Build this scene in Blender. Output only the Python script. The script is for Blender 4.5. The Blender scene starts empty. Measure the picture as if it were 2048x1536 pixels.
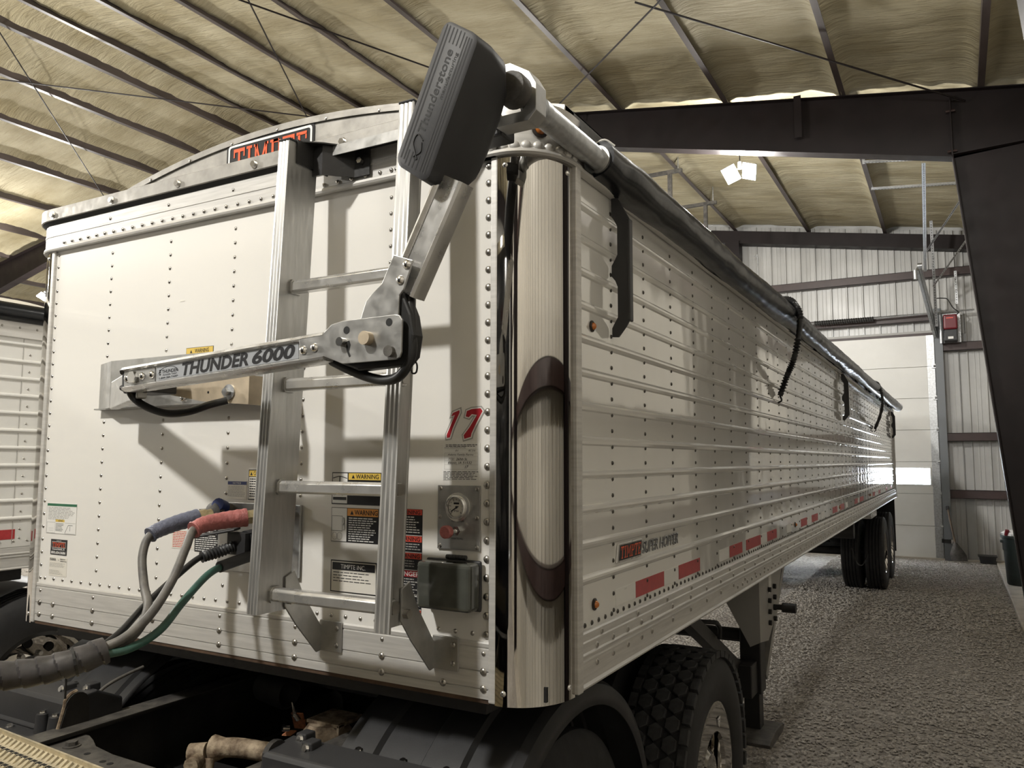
import bpy, bmesh, math, random
import numpy as np
from mathutils import Vector, Matrix, noise
random.seed(7); rng = np.random.default_rng(7)
sc = bpy.context.scene
COL = sc.collection
PI = math.pi

# ---------------------------------------------------------------- camera
cam_d = bpy.data.cameras.new('camera'); cam = bpy.data.objects.new('camera', cam_d); COL.objects.link(cam)
cam_d.sensor_fit = 'HORIZONTAL'; cam_d.sensor_width = 36.0
cam_d.lens = 1575.711 / 2048 * 36.0
cam_d.clip_start = 0.05; cam_d.clip_end = 300
_R = ((0.872407649, 0.044176450, 0.486778528), (0.488770077, -0.084859743, -0.868275668), (0.002950564, 0.995413113, -0.095624415))
cam.matrix_world = Matrix(((*_R[0], 2.1586608), (*_R[1], -1.868), (*_R[2], 1.90), (0, 0, 0, 1)))
sc.camera = cam

# ---------------------------------------------------------------- world, exposure, render settings
w = bpy.data.worlds.new('world'); sc.world = w; w.use_nodes = True
bgn = w.node_tree.nodes['Background']
bgn.inputs[0].default_value = (0.80, 0.90, 1.0, 1); bgn.inputs[1].default_value = 30.0     # overcast daylight outside the shed
sc.view_settings.view_transform = 'Standard'; sc.view_settings.look = 'None'
sc.view_settings.exposure = 0.42; sc.view_settings.gamma = 1.0; sc.view_settings.use_curve_mapping = False
sc.cycles.max_bounces = 8; sc.cycles.diffuse_bounces = 4; sc.cycles.glossy_bounces = 4
sc.cycles.sample_clamp_indirect = 6.0; sc.cycles.caustics_reflective = False; sc.cycles.caustics_refractive = False
sc.cycles.use_denoising = True

LAMP_COL = (1.0, 0.975, 0.92)
LAMP_W = 1.0      # overall lamp power factor

# ---------------------------------------------------------------- materials
MATS = {}
def M(name, col, rough=0.5, metal=0.0, var=0.0, vscale=5.0, bump=0.0, bscale=40.0, bdist=0.005, coat=0.0, stretch=None,
      emit=None, estr=0.0, rvar=0.0, spec=None, detail=5.0, col2=None, ramp=(0.35, 0.65), trans=0.0):
    m = bpy.data.materials.new(name); m.use_nodes = True
    nt = m.node_tree; N = nt.nodes; L = nt.links
    b = N['Principled BSDF']
    c = (*col, 1)
    b.inputs['Base Color'].default_value = c; b.inputs['Roughness'].default_value = rough; b.inputs['Metallic'].default_value = metal
    if coat: b.inputs['Coat Weight'].default_value = coat; b.inputs['Coat Roughness'].default_value = 0.03
    if spec is not None: b.inputs['Specular IOR Level'].default_value = spec
    if trans: b.inputs['Transmission Weight'].default_value = trans
    if emit: b.inputs['Emission Color'].default_value = (*emit, 1); b.inputs['Emission Strength'].default_value = estr
    if var or bump or rvar or col2:
        tc = N.new('ShaderNodeTexCoord'); mp = N.new('ShaderNodeMapping'); L.new(tc.outputs['Object'], mp.inputs[0])
        if stretch: mp.inputs['Scale'].default_value = stretch
    if var or col2:
        n = N.new('ShaderNodeTexNoise'); n.inputs['Scale'].default_value = vscale; n.inputs['Detail'].default_value = detail; n.inputs['Roughness'].default_value = 0.6
        L.new(mp.outputs[0], n.inputs['Vector'])
        r = N.new('ShaderNodeValToRGB'); L.new(n.outputs[0], r.inputs[0])
        r.color_ramp.elements[0].position = ramp[0]; r.color_ramp.elements[1].position = ramp[1]
        if col2: a, d = col2, col
        else: a, d = [x * (1 - var) for x in col], [min(1, x * (1 + var)) for x in col]
        r.color_ramp.elements[0].color = (*a, 1); r.color_ramp.elements[1].color = (*d, 1)
        L.new(r.outputs[0], b.inputs['Base Color'])
    if rvar:
        n2 = N.new('ShaderNodeTexNoise'); n2.inputs['Scale'].default_value = vscale * 1.7; n2.inputs['Detail'].default_value = 4
        L.new(mp.outputs[0], n2.inputs['Vector'])
        mr = N.new('ShaderNodeMapRange'); mr.inputs[1].default_value = 0.3; mr.inputs[2].default_value = 0.7
        mr.inputs[3].default_value = max(0.02, rough - rvar); mr.inputs[4].default_value = min(1, rough + rvar)
        L.new(n2.outputs[0], mr.inputs[0]); L.new(mr.outputs[0], b.inputs['Roughness'])
    if bump:
        n3 = N.new('ShaderNodeTexNoise'); n3.inputs['Scale'].default_value = bscale; n3.inputs['Detail'].default_value = detail
        L.new(mp.outputs[0], n3.inputs['Vector'])
        bp = N.new('ShaderNodeBump'); bp.inputs['Strength'].default_value = bump; bp.inputs['Distance'].default_value = bdist
        L.new(n3.outputs[0], bp.inputs['Height']); L.new(bp.outputs[0], b.inputs['Normal'])
    MATS[name] = m
    return m

M('white_paint', (0.80, 0.78, 0.74), 0.22, coat=0.3, bump=0.12, bscale=1.6, bdist=0.006, detail=1.0)
M('side_paint', (0.72, 0.71, 0.68), 0.07, coat=0.6, bump=0.5, bscale=2.6, bdist=0.012, detail=1.5, stretch=(1, 1.5, 0.7))
M('aluminium', (0.60, 0.585, 0.56), 0.45, 0.35, var=0.10, vscale=3, stretch=(1.5, 1.5, 30), rvar=0.08, bump=0.04, bscale=60, bdist=0.001)
M('ladder_aluminium', (0.44, 0.435, 0.42), 0.42, 0.8, var=0.08, vscale=7, stretch=(8, 8, 1), rvar=0.10)
M('mill_aluminium', (0.44, 0.435, 0.42), 0.42, 0.85, var=0.10, vscale=16, rvar=0.10)
M('bright_aluminium', (0.68, 0.67, 0.65), 0.30, 0.8, var=0.08, vscale=10, rvar=0.08)
M('arch_aluminium', (0.36, 0.345, 0.32), 0.50, 0.6, var=0.14, vscale=14, rvar=0.1)
M('chrome', (0.49, 0.47, 0.44), 0.03, 1.0, var=0.05, vscale=3, bump=0.05, bscale=3.0, bdist=0.004, detail=1.0, rvar=0.02)
M('galvanised', (0.55, 0.56, 0.57), 0.42, 1.0, var=0.16, vscale=30, rvar=0.12)
M('rivet_metal', (0.42, 0.40, 0.37), 0.32, 1.0)
M('rivet_dark', (0.10, 0.095, 0.085), 0.4, 0.8)
M('bolt_steel', (0.75, 0.74, 0.72), 0.22, 1.0)
M('tan_steel', (0.56, 0.47, 0.35), 0.50, 0.55, var=0.14, vscale=14, rvar=0.1)
M('rust', (0.32, 0.16, 0.08), 0.8, 0.1, var=0.3, vscale=30, bump=0.4, bscale=90)
M('rusty_cast', (0.42, 0.34, 0.24), 0.75, 0.2, col2=(0.12, 0.08, 0.05), vscale=26, bump=0.6, bscale=60, bdist=0.006)
M('black_plastic', (0.028, 0.028, 0.030), 0.48, bump=0.15, bscale=320, bdist=0.001, var=0.12, vscale=12)
M('black_cover', (0.024, 0.024, 0.026), 0.58, bump=0.08, bscale=260, bdist=0.001, var=0.2, vscale=6)
M('gap_black', (0.006, 0.006, 0.006), 0.7)
M('recess_shade', (0.004, 0.004, 0.004), 0.7)  # flat black standing in for shade in grooves, holes and slots
M('fender_plastic', (0.034, 0.034, 0.036), 0.46, bump=0.15, bscale=220, bdist=0.001, col2=(0.020, 0.020, 0.021), vscale=7)
M('black_steel', (0.016, 0.015, 0.015), 0.5, 0.0, var=0.3, vscale=9, bump=0.2, bscale=70)
M('frame_steel', (0.030, 0.028, 0.026), 0.48, 0.0, col2=(0.012, 0.011, 0.010), vscale=8, bump=0.3, bscale=60)
M('dusty_steel', (0.10, 0.092, 0.08), 0.6, 0.0, col2=(0.035, 0.032, 0.03), vscale=14, bump=0.3, bscale=80)
M('rubber', (0.014, 0.014, 0.015), 0.62, bump=0.15, bscale=120, bdist=0.002, var=0.25, vscale=14)
M('tread_top', (0.034, 0.034, 0.035), 0.75, bump=0.25, bscale=150, bdist=0.002, var=0.3, vscale=30)
M('tread', (0.016, 0.016, 0.017), 0.7, bump=0.2, bscale=150, bdist=0.002, var=0.3, vscale=20)
M('vinyl', (0.009, 0.010, 0.012), 0.26, bump=0.3, bscale=9, bdist=0.01, detail=3, spec=0.32)
M('bungee', (0.010, 0.010, 0.011), 0.5)
M('hose_rubber', (0.075, 0.070, 0.065), 0.55, col2=(0.14, 0.13, 0.115), vscale=24)
M('hose_green', (0.030, 0.085, 0.065), 0.45, var=0.25, vscale=30)
M('cable_black', (0.012, 0.012, 0.012), 0.42)
M('wrap_black', (0.060, 0.055, 0.055), 0.42, var=0.3, vscale=25, rvar=0.12)
M('grip_blue', (0.125, 0.135, 0.185), 0.5, var=0.2, vscale=60, bump=0.4, bscale=160)
M('grip_red', (0.36, 0.115, 0.105), 0.5, var=0.2, vscale=60, bump=0.4, bscale=160)
M('brass', (0.55, 0.46, 0.28), 0.4, 0.9, var=0.2, vscale=40)
M('blue_cap', (0.02, 0.035, 0.14), 0.4)
M('maroon_steel', (0.0115, 0.0075, 0.0075), 0.5, spec=0.25, var=0.2, vscale=2.5, rvar=0.08)
M('girt_steel', (0.042, 0.024, 0.022), 0.45, var=0.2, vscale=3)
M('purlin_steel', (0.060, 0.046, 0.042), 0.40, var=0.25, vscale=4, stretch=(1, 0.4, 1))
M('wall_metal', (0.46, 0.455, 0.44), 0.34, 0.0, var=0.06, vscale=1.2, spec=0.6, rvar=0.06)
M('wall_tan', (0.56, 0.53, 0.47), 0.42, 0.0, var=0.06, vscale=1.2)
M('door_white', (0.72, 0.71, 0.68), 0.42, var=0.03, vscale=2)
M('concrete', (0.46, 0.42, 0.36), 0.85, var=0.16, vscale=5, bump=0.3, bscale=40)
M('stone', (0.58, 0.545, 0.50), 0.9, col2=(0.28, 0.26, 0.236), vscale=22, bump=0.3, bscale=60)
M('amber', (0.55, 0.17, 0.03), 0.15, coat=0.5)
M('amber_bezel', (0.02, 0.012, 0.008), 0.4)
M('print_black', (0.012, 0.012, 0.014), 0.4)
M('print_white', (0.80, 0.79, 0.76), 0.4)
M('print_ivory', (0.74, 0.71, 0.64), 0.42)
M('print_grey', (0.36, 0.35, 0.33), 0.45)
M('print_yellow', (0.72, 0.50, 0.09), 0.4)
M('print_orange', (0.80, 0.36, 0.09), 0.4)
M('print_red', (0.68, 0.085, 0.055), 0.4)
M('print_deep_red', (0.40, 0.018, 0.03), 0.35)
M('print_timpte', (0.78, 0.115, 0.04), 0.4)
M('print_blue', (0.03, 0.045, 0.18), 0.4)
M('print_green', (0.025, 0.14, 0.07), 0.4)
M('tape_red', (0.42, 0.035, 0.04), 0.3, var=0.1, vscale=40)
M('tape_white', (0.78, 0.77, 0.74), 0.3)
M('silver_print', (0.50, 0.52, 0.55), 0.35, 0.5)
M('opener_red', (0.13, 0.008, 0.014), 0.35)
M('grey_plastic', (0.15, 0.16, 0.17), 0.4)
M('bin_green', (0.016, 0.024, 0.024), 0.45, var=0.2, vscale=8)
M('bag_white', (0.75, 0.75, 0.76), 0.5, bump=0.5, bscale=30)
M('shovel_steel', (0.09, 0.085, 0.08), 0.55, 0.6, var=0.3, vscale=20)
M('wood', (0.15, 0.11, 0.08), 0.6, var=0.25, vscale=10, stretch=(6, 6, 1))
M('grating', (0.62, 0.54, 0.38), 0.45, 0.5, var=0.2, vscale=30)
M('cab_paint', (0.012, 0.013, 0.016), 0.12, coat=0.5)
M('underside_rust', (0.085, 0.05, 0.03), 0.8, 0.1, var=0.4, vscale=9)
M('cloudy_box', (0.062, 0.065, 0.056), 0.16, coat=0.4, var=0.25, vscale=5)
M('orange_bracket', (0.42, 0.17, 0.08), 0.7, var=0.3, vscale=60)
M('lens_glass', (0.7, 0.7, 0.68), 0.05, coat=0.5)
M('lamp_face', (1, 1, 1), 0.5, emit=LAMP_COL, estr=60.0)
M('lamp_body', (0.45, 0.45, 0.46), 0.4, 0.8)

def foam_material():
    m = bpy.data.materials.new('spray_foam'); m.use_nodes = True; nt = m.node_tree; N = nt.nodes; L = nt.links
    b = N['Principled BSDF']; b.inputs['Roughness'].default_value = 0.75; b.inputs['Specular IOR Level'].default_value = 0.35
    tc = N.new('ShaderNodeTexCoord'); mp = N.new('ShaderNodeMapping'); L.new(tc.outputs['Object'], mp.inputs[0]); mp.inputs['Scale'].default_value = (0.8, 1.6, 1)
    n1 = N.new('ShaderNodeTexNoise'); n1.inputs['Scale'].default_value = 1.3; n1.inputs['Detail'].default_value = 6; L.new(mp.outputs[0], n1.inputs['Vector'])
    r = N.new('ShaderNodeValToRGB'); L.new(n1.outputs[0], r.inputs[0])
    r.color_ramp.elements[0].position = 0.30; r.color_ramp.elements[0].color = (0.29, 0.245, 0.145, 1)
    r.color_ramp.elements[1].position = 0.72; r.color_ramp.elements[1].color = (0.46, 0.41, 0.285, 1)
    L.new(r.outputs[0], b.inputs['Base Color'])
    mp2 = N.new('ShaderNodeMapping'); L.new(tc.outputs['Object'], mp2.inputs[0]); mp2.inputs['Scale'].default_value = (1.1, 7.0, 1)
    n2 = N.new('ShaderNodeTexNoise'); n2.inputs['Scale'].default_value = 2.2; n2.inputs['Detail'].default_value = 8; n2.inputs['Roughness'].default_value = 0.62; n2.inputs['Distortion'].default_value = 0.5
    L.new(mp2.outputs[0], n2.inputs['Vector'])
    bp = N.new('ShaderNodeBump'); bp.inputs['Strength'].default_value = 0.8; bp.inputs['Distance'].default_value = 0.07
    L.new(n2.outputs[0], bp.inputs['Height']); L.new(bp.outputs[0], b.inputs['Normal'])
    MATS['spray_foam'] = m
foam_material()

def gravel_material():
    m = bpy.data.materials.new('gravel'); m.use_nodes = True; nt = m.node_tree; N = nt.nodes; L = nt.links
    b = N['Principled BSDF']; b.inputs['Roughness'].default_value = 0.9; b.inputs['Specular IOR Level'].default_value = 0.3
    tc = N.new('ShaderNodeTexCoord')
    v = N.new('ShaderNodeTexVoronoi'); v.inputs['Scale'].default_value = 34; L.new(tc.outputs['Object'], v.inputs['Vector'])
    n = N.new('ShaderNodeTexNoise'); n.inputs['Scale'].default_value = 1.1; n.inputs['Detail'].default_value = 5; L.new(tc.outputs['Object'], n.inputs['Vector'])
    hsv = N.new('ShaderNodeRGBToBW'); L.new(v.outputs['Color'], hsv.inputs[0])
    r = N.new('ShaderNodeValToRGB'); L.new(hsv.outputs[0], r.inputs[0])
    r.color_ramp.elements[0].color = (0.25, 0.232, 0.212, 1); r.color_ramp.elements[1].color = (0.66, 0.62, 0.57, 1)
    mx = N.new('ShaderNodeMix'); mx.data_type = 'RGBA'; mx.blend_type = 'MULTIPLY'; mx.inputs['Factor'].default_value = 0.75
    r2 = N.new('ShaderNodeValToRGB'); L.new(n.outputs[0], r2.inputs[0])
    r2.color_ramp.elements[0].position = 0.3; r2.color_ramp.elements[0].color = (0.62, 0.60, 0.58, 1); r2.color_ramp.elements[1].position = 0.7; r2.color_ramp.elements[1].color = (1, 1, 1, 1)
    L.new(r.outputs[0], mx.inputs['A']); L.new(r2.outputs[0], mx.inputs['B']); L.new(mx.outputs['Result'], b.inputs['Base Color'])
    bp = N.new('ShaderNodeBump'); bp.inputs['Strength'].default_value = 1.0; bp.inputs['Distance'].default_value = 0.02; bp.invert = True
    L.new(v.outputs['Distance'], bp.inputs['Height']); L.new(bp.outputs[0], b.inputs['Normal'])
    MATS['gravel'] = m
gravel_material()

# ---------------------------------------------------------------- mesh helpers
def catmull(pts, k=6):
    P = [Vector(p) for p in pts]
    if len(P) < 3: return P
    P = [P[0] * 2 - P[1]] + P + [P[-1] * 2 - P[-2]]
    out = []
    for i in range(1, len(P) - 2):
        for j in range(k):
            t = j / k; a, b, c, d = P[i - 1], P[i], P[i + 1], P[i + 2]
            out.append(0.5 * ((2 * b) + (c - a) * t + (2 * a - 5 * b + 4 * c - d) * t * t + (3 * b - a - 3 * c + d) * t ** 3))
    out.append(P[-2]); return out

class MB:
    def __init__(s): s.v = []; s.f = []
    def add(s, vs, fs):
        o = len(s.v); s.v += [tuple(v) for v in vs]; s.f += [tuple(i + o for i in f) for f in fs]; return s
    def box(s, x0, x1, y0, y1, z0, z1):
        return s.add([(x, y, z) for x in (x0, x1) for y in (y0, y1) for z in (z0, z1)],
                     [(0, 1, 3, 2), (4, 6, 7, 5), (0, 4, 5, 1), (2, 3, 7, 6), (0, 2, 6, 4), (1, 5, 7, 3)])
    def obox(s, c, ax, ay, az):     # half-extent vectors
        c, ax, ay, az = Vector(c), Vector(ax), Vector(ay), Vector(az)
        return s.add([c + i * ax + j * ay + k * az for i in (-1, 1) for j in (-1, 1) for k in (-1, 1)],
                     [(0, 1, 3, 2), (4, 6, 7, 5), (0, 4, 5, 1), (2, 3, 7, 6), (0, 2, 6, 4), (1, 5, 7, 3)])
    def bar(s, p0, p1, wd, ht, up=(0, 0, 1)):
        p0, p1 = Vector(p0), Vector(p1); d = p1 - p0; z = Vector(up); x = d.cross(z)
        if x.length < 1e-6: x = d.cross(Vector((1, 0, 0)))
        x.normalize(); z = x.cross(d).normalized()
        return s.obox((p0 + p1) / 2, d / 2, x * wd / 2, z * ht / 2)
    def ring(s, c, u, v, r, n): return [Vector(c) + u * (r * math.cos(2 * PI * i / n)) + v * (r * math.sin(2 * PI * i / n)) for i in range(n)]
    def loft(s, rings, cap=True, closed=True):
        n = len(rings[0]); o = len(s.v)
        for r in rings: s.v += [tuple(p) for p in r]
        for k in range(len(rings) - 1):
            for i in range(n if closed else n - 1):
                j = (i + 1) % n
                s.f.append((o + k * n + i, o + k * n + j, o + (k + 1) * n + j, o + (k + 1) * n + i))
        if cap and closed:
            s.f.append(tuple(o + i for i in range(n))[::-1]); s.f.append(tuple(o + (len(rings) - 1) * n + i for i in range(n)))
        return s
    @staticmethod
    def frame(d):
        d = Vector(d).normalized(); u = d.cross(Vector((0, 0, 1)))
        if u.length < 1e-4: u = d.cross(Vector((0, 1, 0)))
        u.normalize(); return u, u.cross(d).normalized()
    def cyl(s, p0, p1, r0, r1=None, n=14, cap=True):
        p0, p1 = Vector(p0), Vector(p1); u, v = s.frame(p1 - p0)
        return s.loft([s.ring(p0, u, v, r0, n), s.ring(p1, u, v, r0 if r1 is None else r1, n)], cap)
    def tube(s, pts, r, n=10, k=6, smooth=True, cap=True):
        P = catmull(pts, k) if smooth else [Vector(p) for p in pts]
        rings = []; u = None; m = len(P)
        for i, p in enumerate(P):
            d = (P[min(i + 1, m - 1)] - P[max(i - 1, 0)]).normalized()
            if u is None: u, v = s.frame(d)
            else:
                u = (u - d * u.dot(d)).normalized(); v = u.cross(d).normalized()
            rr = r(i / (m - 1)) if callable(r) else r
            rings.append(s.ring(p, u, v, rr, n))
        return s.loft(rings, cap)
    def prism(s, poly, axis, a0, a1):
        n = len(poly)
        def P(p, a): return (a, p[0], p[1]) if axis == 'x' else ((p[0], a, p[1]) if axis == 'y' else (p[0], p[1], a))
        vs = [P(p, a0) for p in poly] + [P(p, a1) for p in poly]
        fs = [tuple(range(n))[::-1], tuple(range(n, 2 * n))] + [(i, (i + 1) % n, n + (i + 1) % n, n + i) for i in range(n)]
        return s.add(vs, fs)
    def lathe(s, prof, c, d, n=32, cap=False):   # prof [(radius, height along d)]
        c = Vector(c); d = Vector(d).normalized(); u, v = s.frame(d)
        return s.loft([s.ring(c + d * h, u, v, max(r, 1e-4), n) for r, h in prof], cap)
    def dome(s, c, nrm, r, h, n=10, rings=3):
        c = Vector(c); d = Vector(nrm).normalized(); u, v = s.frame(d)
        rs = [s.ring(c + d * (h * math.sin(a)), u, v, max(r * math.cos(a), 1e-5), n) for a in [i * PI / 2 / rings for i in range(rings)]]
        o = len(s.v); s.loft(rs, cap=False)
        s.v.append(tuple(c + d * h)); t = len(s.v) - 1; b = t - n
        for i in range(n): s.f.append((b + i, b + (i + 1) % n, t))
        return s
    def quad(s, a, b, c, d): return s.add([a, b, c, d], [(0, 1, 2, 3)])
    def grid(s, fn, nu, nv):
        o = len(s.v)
        for i in range(nu + 1):
            for j in range(nv + 1): s.v.append(tuple(fn(i / nu, j / nv)))
        for i in range(nu):
            for j in range(nv):
                a = o + i * (nv + 1) + j; s.f.append((a, a + nv + 1, a + nv + 2, a + 1))
        return s
    def mesh(s, name):
        me = bpy.data.meshes.new(name); me.from_pydata(s.v, [], s.f)
        bm = bmesh.new(); bm.from_mesh(me); bmesh.ops.recalc_face_normals(bm, faces=bm.faces); bm.to_mesh(me); bm.free()
        return me

def put(o, parent):
    COL.objects.link(o)
    if parent is not None:
        o.parent = parent; o.matrix_parent_inverse = Matrix.Translation(-ORG[parent.name])
    ORG[o.name] = Vector((0, 0, 0))
    return o
ORG = {}
def obj(name, mb, mat, parent=None, smooth=0, bevel=0, label=None, cat=None, group=None, kind=None, seg=2):
    me = mb if isinstance(mb, bpy.types.Mesh) else mb.mesh(name)
    if not me.materials: me.materials.append(MATS[mat])
    if smooth:
        me.polygons.foreach_set('use_smooth', [True] * len(me.polygons)); me.set_sharp_from_angle(angle=math.radians(smooth))
    o = bpy.data.objects.new(name, me)
    put(o, parent)
    if bevel:
        b = o.modifiers.new('bevel', 'BEVEL'); b.width = bevel; b.segments = seg; b.limit_method = 'ANGLE'; b.angle_limit = math.radians(40); b.harden_normals = False
    return tag(o, label, cat, group, kind)
def tag(o, label=None, cat=None, group=None, kind=None):
    if label: o['label'] = label
    if cat: o['category'] = cat
    if group: o['group'] = group
    if kind: o['kind'] = kind
    return o
def thing(name, loc, label, cat, group=None, kind=None):
    e = bpy.data.objects.new(name, None); e.empty_display_size = 0.1; COL.objects.link(e)
    e.location = loc; ORG[e.name] = Vector(loc)
    return tag(e, label, cat, group, kind)
def inst(name, me, parent, loc, rot=None, scale=None):
    """another object on shared mesh data, placed in world coordinates"""
    o = bpy.data.objects.new(name, me)
    Mx = Matrix.Translation(Vector(loc)) @ (rot.to_4x4() if rot else Matrix())
    if scale: Mx = Mx @ Matrix.Diagonal((*scale, 1))
    COL.objects.link(o)
    if parent is not None: o.parent = parent; o.matrix_parent_inverse = Matrix.Translation(-ORG[parent.name])
    o.matrix_basis = Mx; ORG[o.name] = Vector((0, 0, 0))
    return o
ROT_FRONT = Matrix(((1, 0, 0), (0, 0, -1), (0, 1, 0)))      # local z -> world -y
ROT_SIDE = Matrix(((0, 0, 1), (1, 0, 0), (0, 1, 0)))        # local z -> world +x
def dome_mesh(name, r, h, mat, n=8, rings=2):
    me = MB().dome((0, 0, 0), (0, 0, 1), r, h, n, rings).mesh(name); me.materials.append(MATS[mat])
    me.polygons.foreach_set('use_smooth', [True] * len(me.polygons)); return me

_fc = {}
def text_raw(body, bold=0.0, shear=0.0):
    k = (body, bold, shear)
    if k in _fc: return _fc[k]
    cu = bpy.data.curves.new('lettering', 'FONT'); cu.body = body; cu.size = 1; cu.offset = bold; cu.shear = shear; cu.resolution_u = 3
    ob = bpy.data.objects.new('lettering_tmp', cu); COL.objects.link(ob)
    dg = bpy.context.evaluated_depsgraph_get(); dg.update()
    me = bpy.data.meshes.new_from_object(ob.evaluated_get(dg))
    co = np.empty(len(me.vertices) * 3); me.vertices.foreach_get('co', co); co = co.reshape(-1, 3)[:, :2]
    fs = [tuple(p.vertices) for p in me.polygons]
    bpy.data.objects.remove(ob); bpy.data.curves.remove(cu); bpy.data.meshes.remove(me)
    lo, hi = co.min(0), co.max(0); _fc[k] = ((co - lo) / (hi - lo), fs); return _fc[k]
def add_text(mb, body, u0, v0, u1, v1, plane, off, bold=0.0, shear=0.0):
    """flat lettering stretched into the rectangle; plane 'front': u=x v=z at y=off, 'side': u=y v=z at x=off, or a function"""
    co, fs = text_raw(body, bold, shear)
    vs = []
    for a, b in co:
        u, v = u0 + a * (u1 - u0), v0 + b * (v1 - v0)
        vs.append((u, off, v) if plane == 'front' else ((off, u, v) if plane == 'side' else plane(u, v, off)))
    return mb.add(vs, fs)
SLAB = {  # slab-serif capitals as rectangles (x0,y0,x1,y1) or polygons, cap height 1
 'T': (.74, [(0, .88, .74, 1), (0, .70, .08, .88), (.66, .70, .74, .88), (.30, .08, .44, .88), (.20, 0, .54, .09)]),
 'I': (.36, [(0, .91, .36, 1), (.11, .08, .25, .92), (0, 0, .36, .09)]),
 'M': (.94, [(0, .91, .2, 1), (.74, .91, .94, 1), (.08, .08, .19, .94), (.75, .08, .86, .94), (0, 0, .27, .09), (.67, 0, .94, .09),
             [(.08, 1), (.21, 1), (.52, .25), (.42, .25)], [(.73, 1), (.86, 1), (.52, .25), (.42, .25)]]),
 'P': (.66, [(0, .91, .5, 1), (.09, .08, .23, .92), (0, 0, .36, .09), (.2, .88, .54, 1), (.2, .44, .54, .55), (.52, .49, .66, .95)]),
 'E': (.62, [(0, .90, .62, 1), (.09, .08, .23, .92), (0, 0, .62, .10), (.54, .74, .62, .92), (.54, .08, .62, .28), (.2, .47, .42, .56), (.37, .40, .44, .63)]),
}
def add_slab(mb, word, u0, v0, u1, v1, plane, off, slant=0.0):
    tot = sum(SLAB[c][0] for c in word) + .12 * (len(word) - 1) + slant; x = 0
    for i, c in enumerate(word):
        wd, parts = SLAB[c]
        for q, p in enumerate(parts):
            poly = [(p[0], p[1]), (p[2], p[1]), (p[2], p[3]), (p[0], p[3])] if isinstance(p, tuple) else p
            vs = []
            for a, b in poly:
                u = u0 + (x + a + slant * b) / tot * (u1 - u0); v = v0 + b * (v1 - v0); o = off
                vs.append((u, o, v) if plane == 'front' else ((o, u, v) if plane == 'side' else plane(u, v, o)))
            mb.add(vs, [tuple(range(len(vs)))])
        x += wd + .12
    return mb
def add_lines(mb, u0, u1, vtop, n, pitch, h, plane, off, seed=0, ragged=.25, words=True):
    """rows of fine print as word-length strokes"""
    r = random.Random(seed)
    for i in range(n):
        v = vtop - i * pitch; end = u1 - (u1 - u0) * r.random() * ragged; u = u0
        while u < end - 0.002:
            wl = min((u1 - u0) * (r.uniform(.06, .17) if words else 1.0), end - u)
            q = [(u, v - h), (u + wl, v - h), (u + wl, v), (u, v)]
            mb.add([(a, off, b) if plane == 'front' else (off, a, b) for a, b in q], [(0, 1, 2, 3)])
            u += wl + (u1 - u0) * .022
    return mb
def front_rect(mb, x0, z0, x1, z1, y): return mb.add([(x0, y, z0), (x1, y, z0), (x1, y, z1), (x0, y, z1)], [(0, 1, 2, 3)])
def offset_poly(poly, d):
    n = len(poly); A = sum(poly[i][0] * poly[(i + 1) % n][1] - poly[(i + 1) % n][0] * poly[i][1] for i in range(n)); sg = 1 if A > 0 else -1
    out = []
    for i in range(n):
        p0, p1, p2 = Vector(poly[i - 1]), Vector(poly[i]), Vector(poly[(i + 1) % n])
        a, b = (p1 - p0).normalized(), (p2 - p1).normalized()
        na, nb = Vector((a.y, -a.x)) * sg, Vector((b.y, -b.x)) * sg
        m = (na + nb); m = m / max(m.dot(m) / 2, 0.5) if m.length > 1e-6 else na
        out.append(tuple(p1 + m * d))
    return out

# ================================================================ the shed
XR, XL, YB, YF, RIDGE = 3.34, -21.4, 15.85, -14.0, -9.2
def zp(x): return 6.75 - .16 * x if x > RIDGE else 9.69 + .16 * x + (6.75 + .16 * 9.2 - 9.69 + .16 * 9.2)   # underside of the purlins
PURLINS = [2.62, 1.10, -.39, -1.94, -3.47, -4.93, -6.3, -7.5, -8.75, -9.62, -10.8, -12.05, -13.4, -14.95, -16.45, -18.0, -19.5, -21.0]
FRAME_Y = [8.75, 1.6, -5.5, -12.6]

# gravel floor
g = MB()
def gfn(u, v):
    x = XL + u * (XR + 0.2 - XL); y = YF + v * (YB - YF)
    return (x, y, -0.012 + 0.012 * noise.noise(Vector((x * 1.3, y * 1.3, 0))) if x < 2.6 else -0.012)
g.grid(gfn, 90, 110)
obj('floor', g, 'gravel', smooth=60, label='grey brown gravel floor of the shed', kind='structure')
# loose stones lying on it
oct_v = np.array([(1, 0, 0), (-1, 0, 0), (0, 1, 0), (0, -1, 0), (0, 0, 1), (0, 0, -1)], float)
oct_f = np.array([(0, 2, 4), (2, 1, 4), (1, 3, 4), (3, 0, 4), (2, 0, 5), (1, 2, 5), (3, 1, 5), (0, 3, 5)])
def stones(n, x0, x1, y0, y1, smin, smax):
    c = np.stack([rng.uniform(x0, x1, n), rng.uniform(y0, y1, n), np.zeros(n)], 1); s = rng.uniform(smin, smax, n)
    a = rng.uniform(0, 6.28, n); V = oct_v[None] * rng.uniform(.6, 1.25, (n, 6, 3)) * s[:, None, None]; V[:, :, 2] *= .6
    x = V[:, :, 0] * np.cos(a)[:, None] - V[:, :, 1] * np.sin(a)[:, None]; y = V[:, :, 0] * np.sin(a)[:, None] + V[:, :, 1] * np.cos(a)[:, None]
    V[:, :, 0], V[:, :, 1] = x, y; V += c[:, None]; V[:, :, 2] += s[:, None] * .12 - .004
    F = oct_f[None] + (np.arange(n) * 6)[:, None, None]
    return V.reshape(-1, 3), F.reshape(-1, 3)
sv, sf, o = [], [], 0
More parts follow.
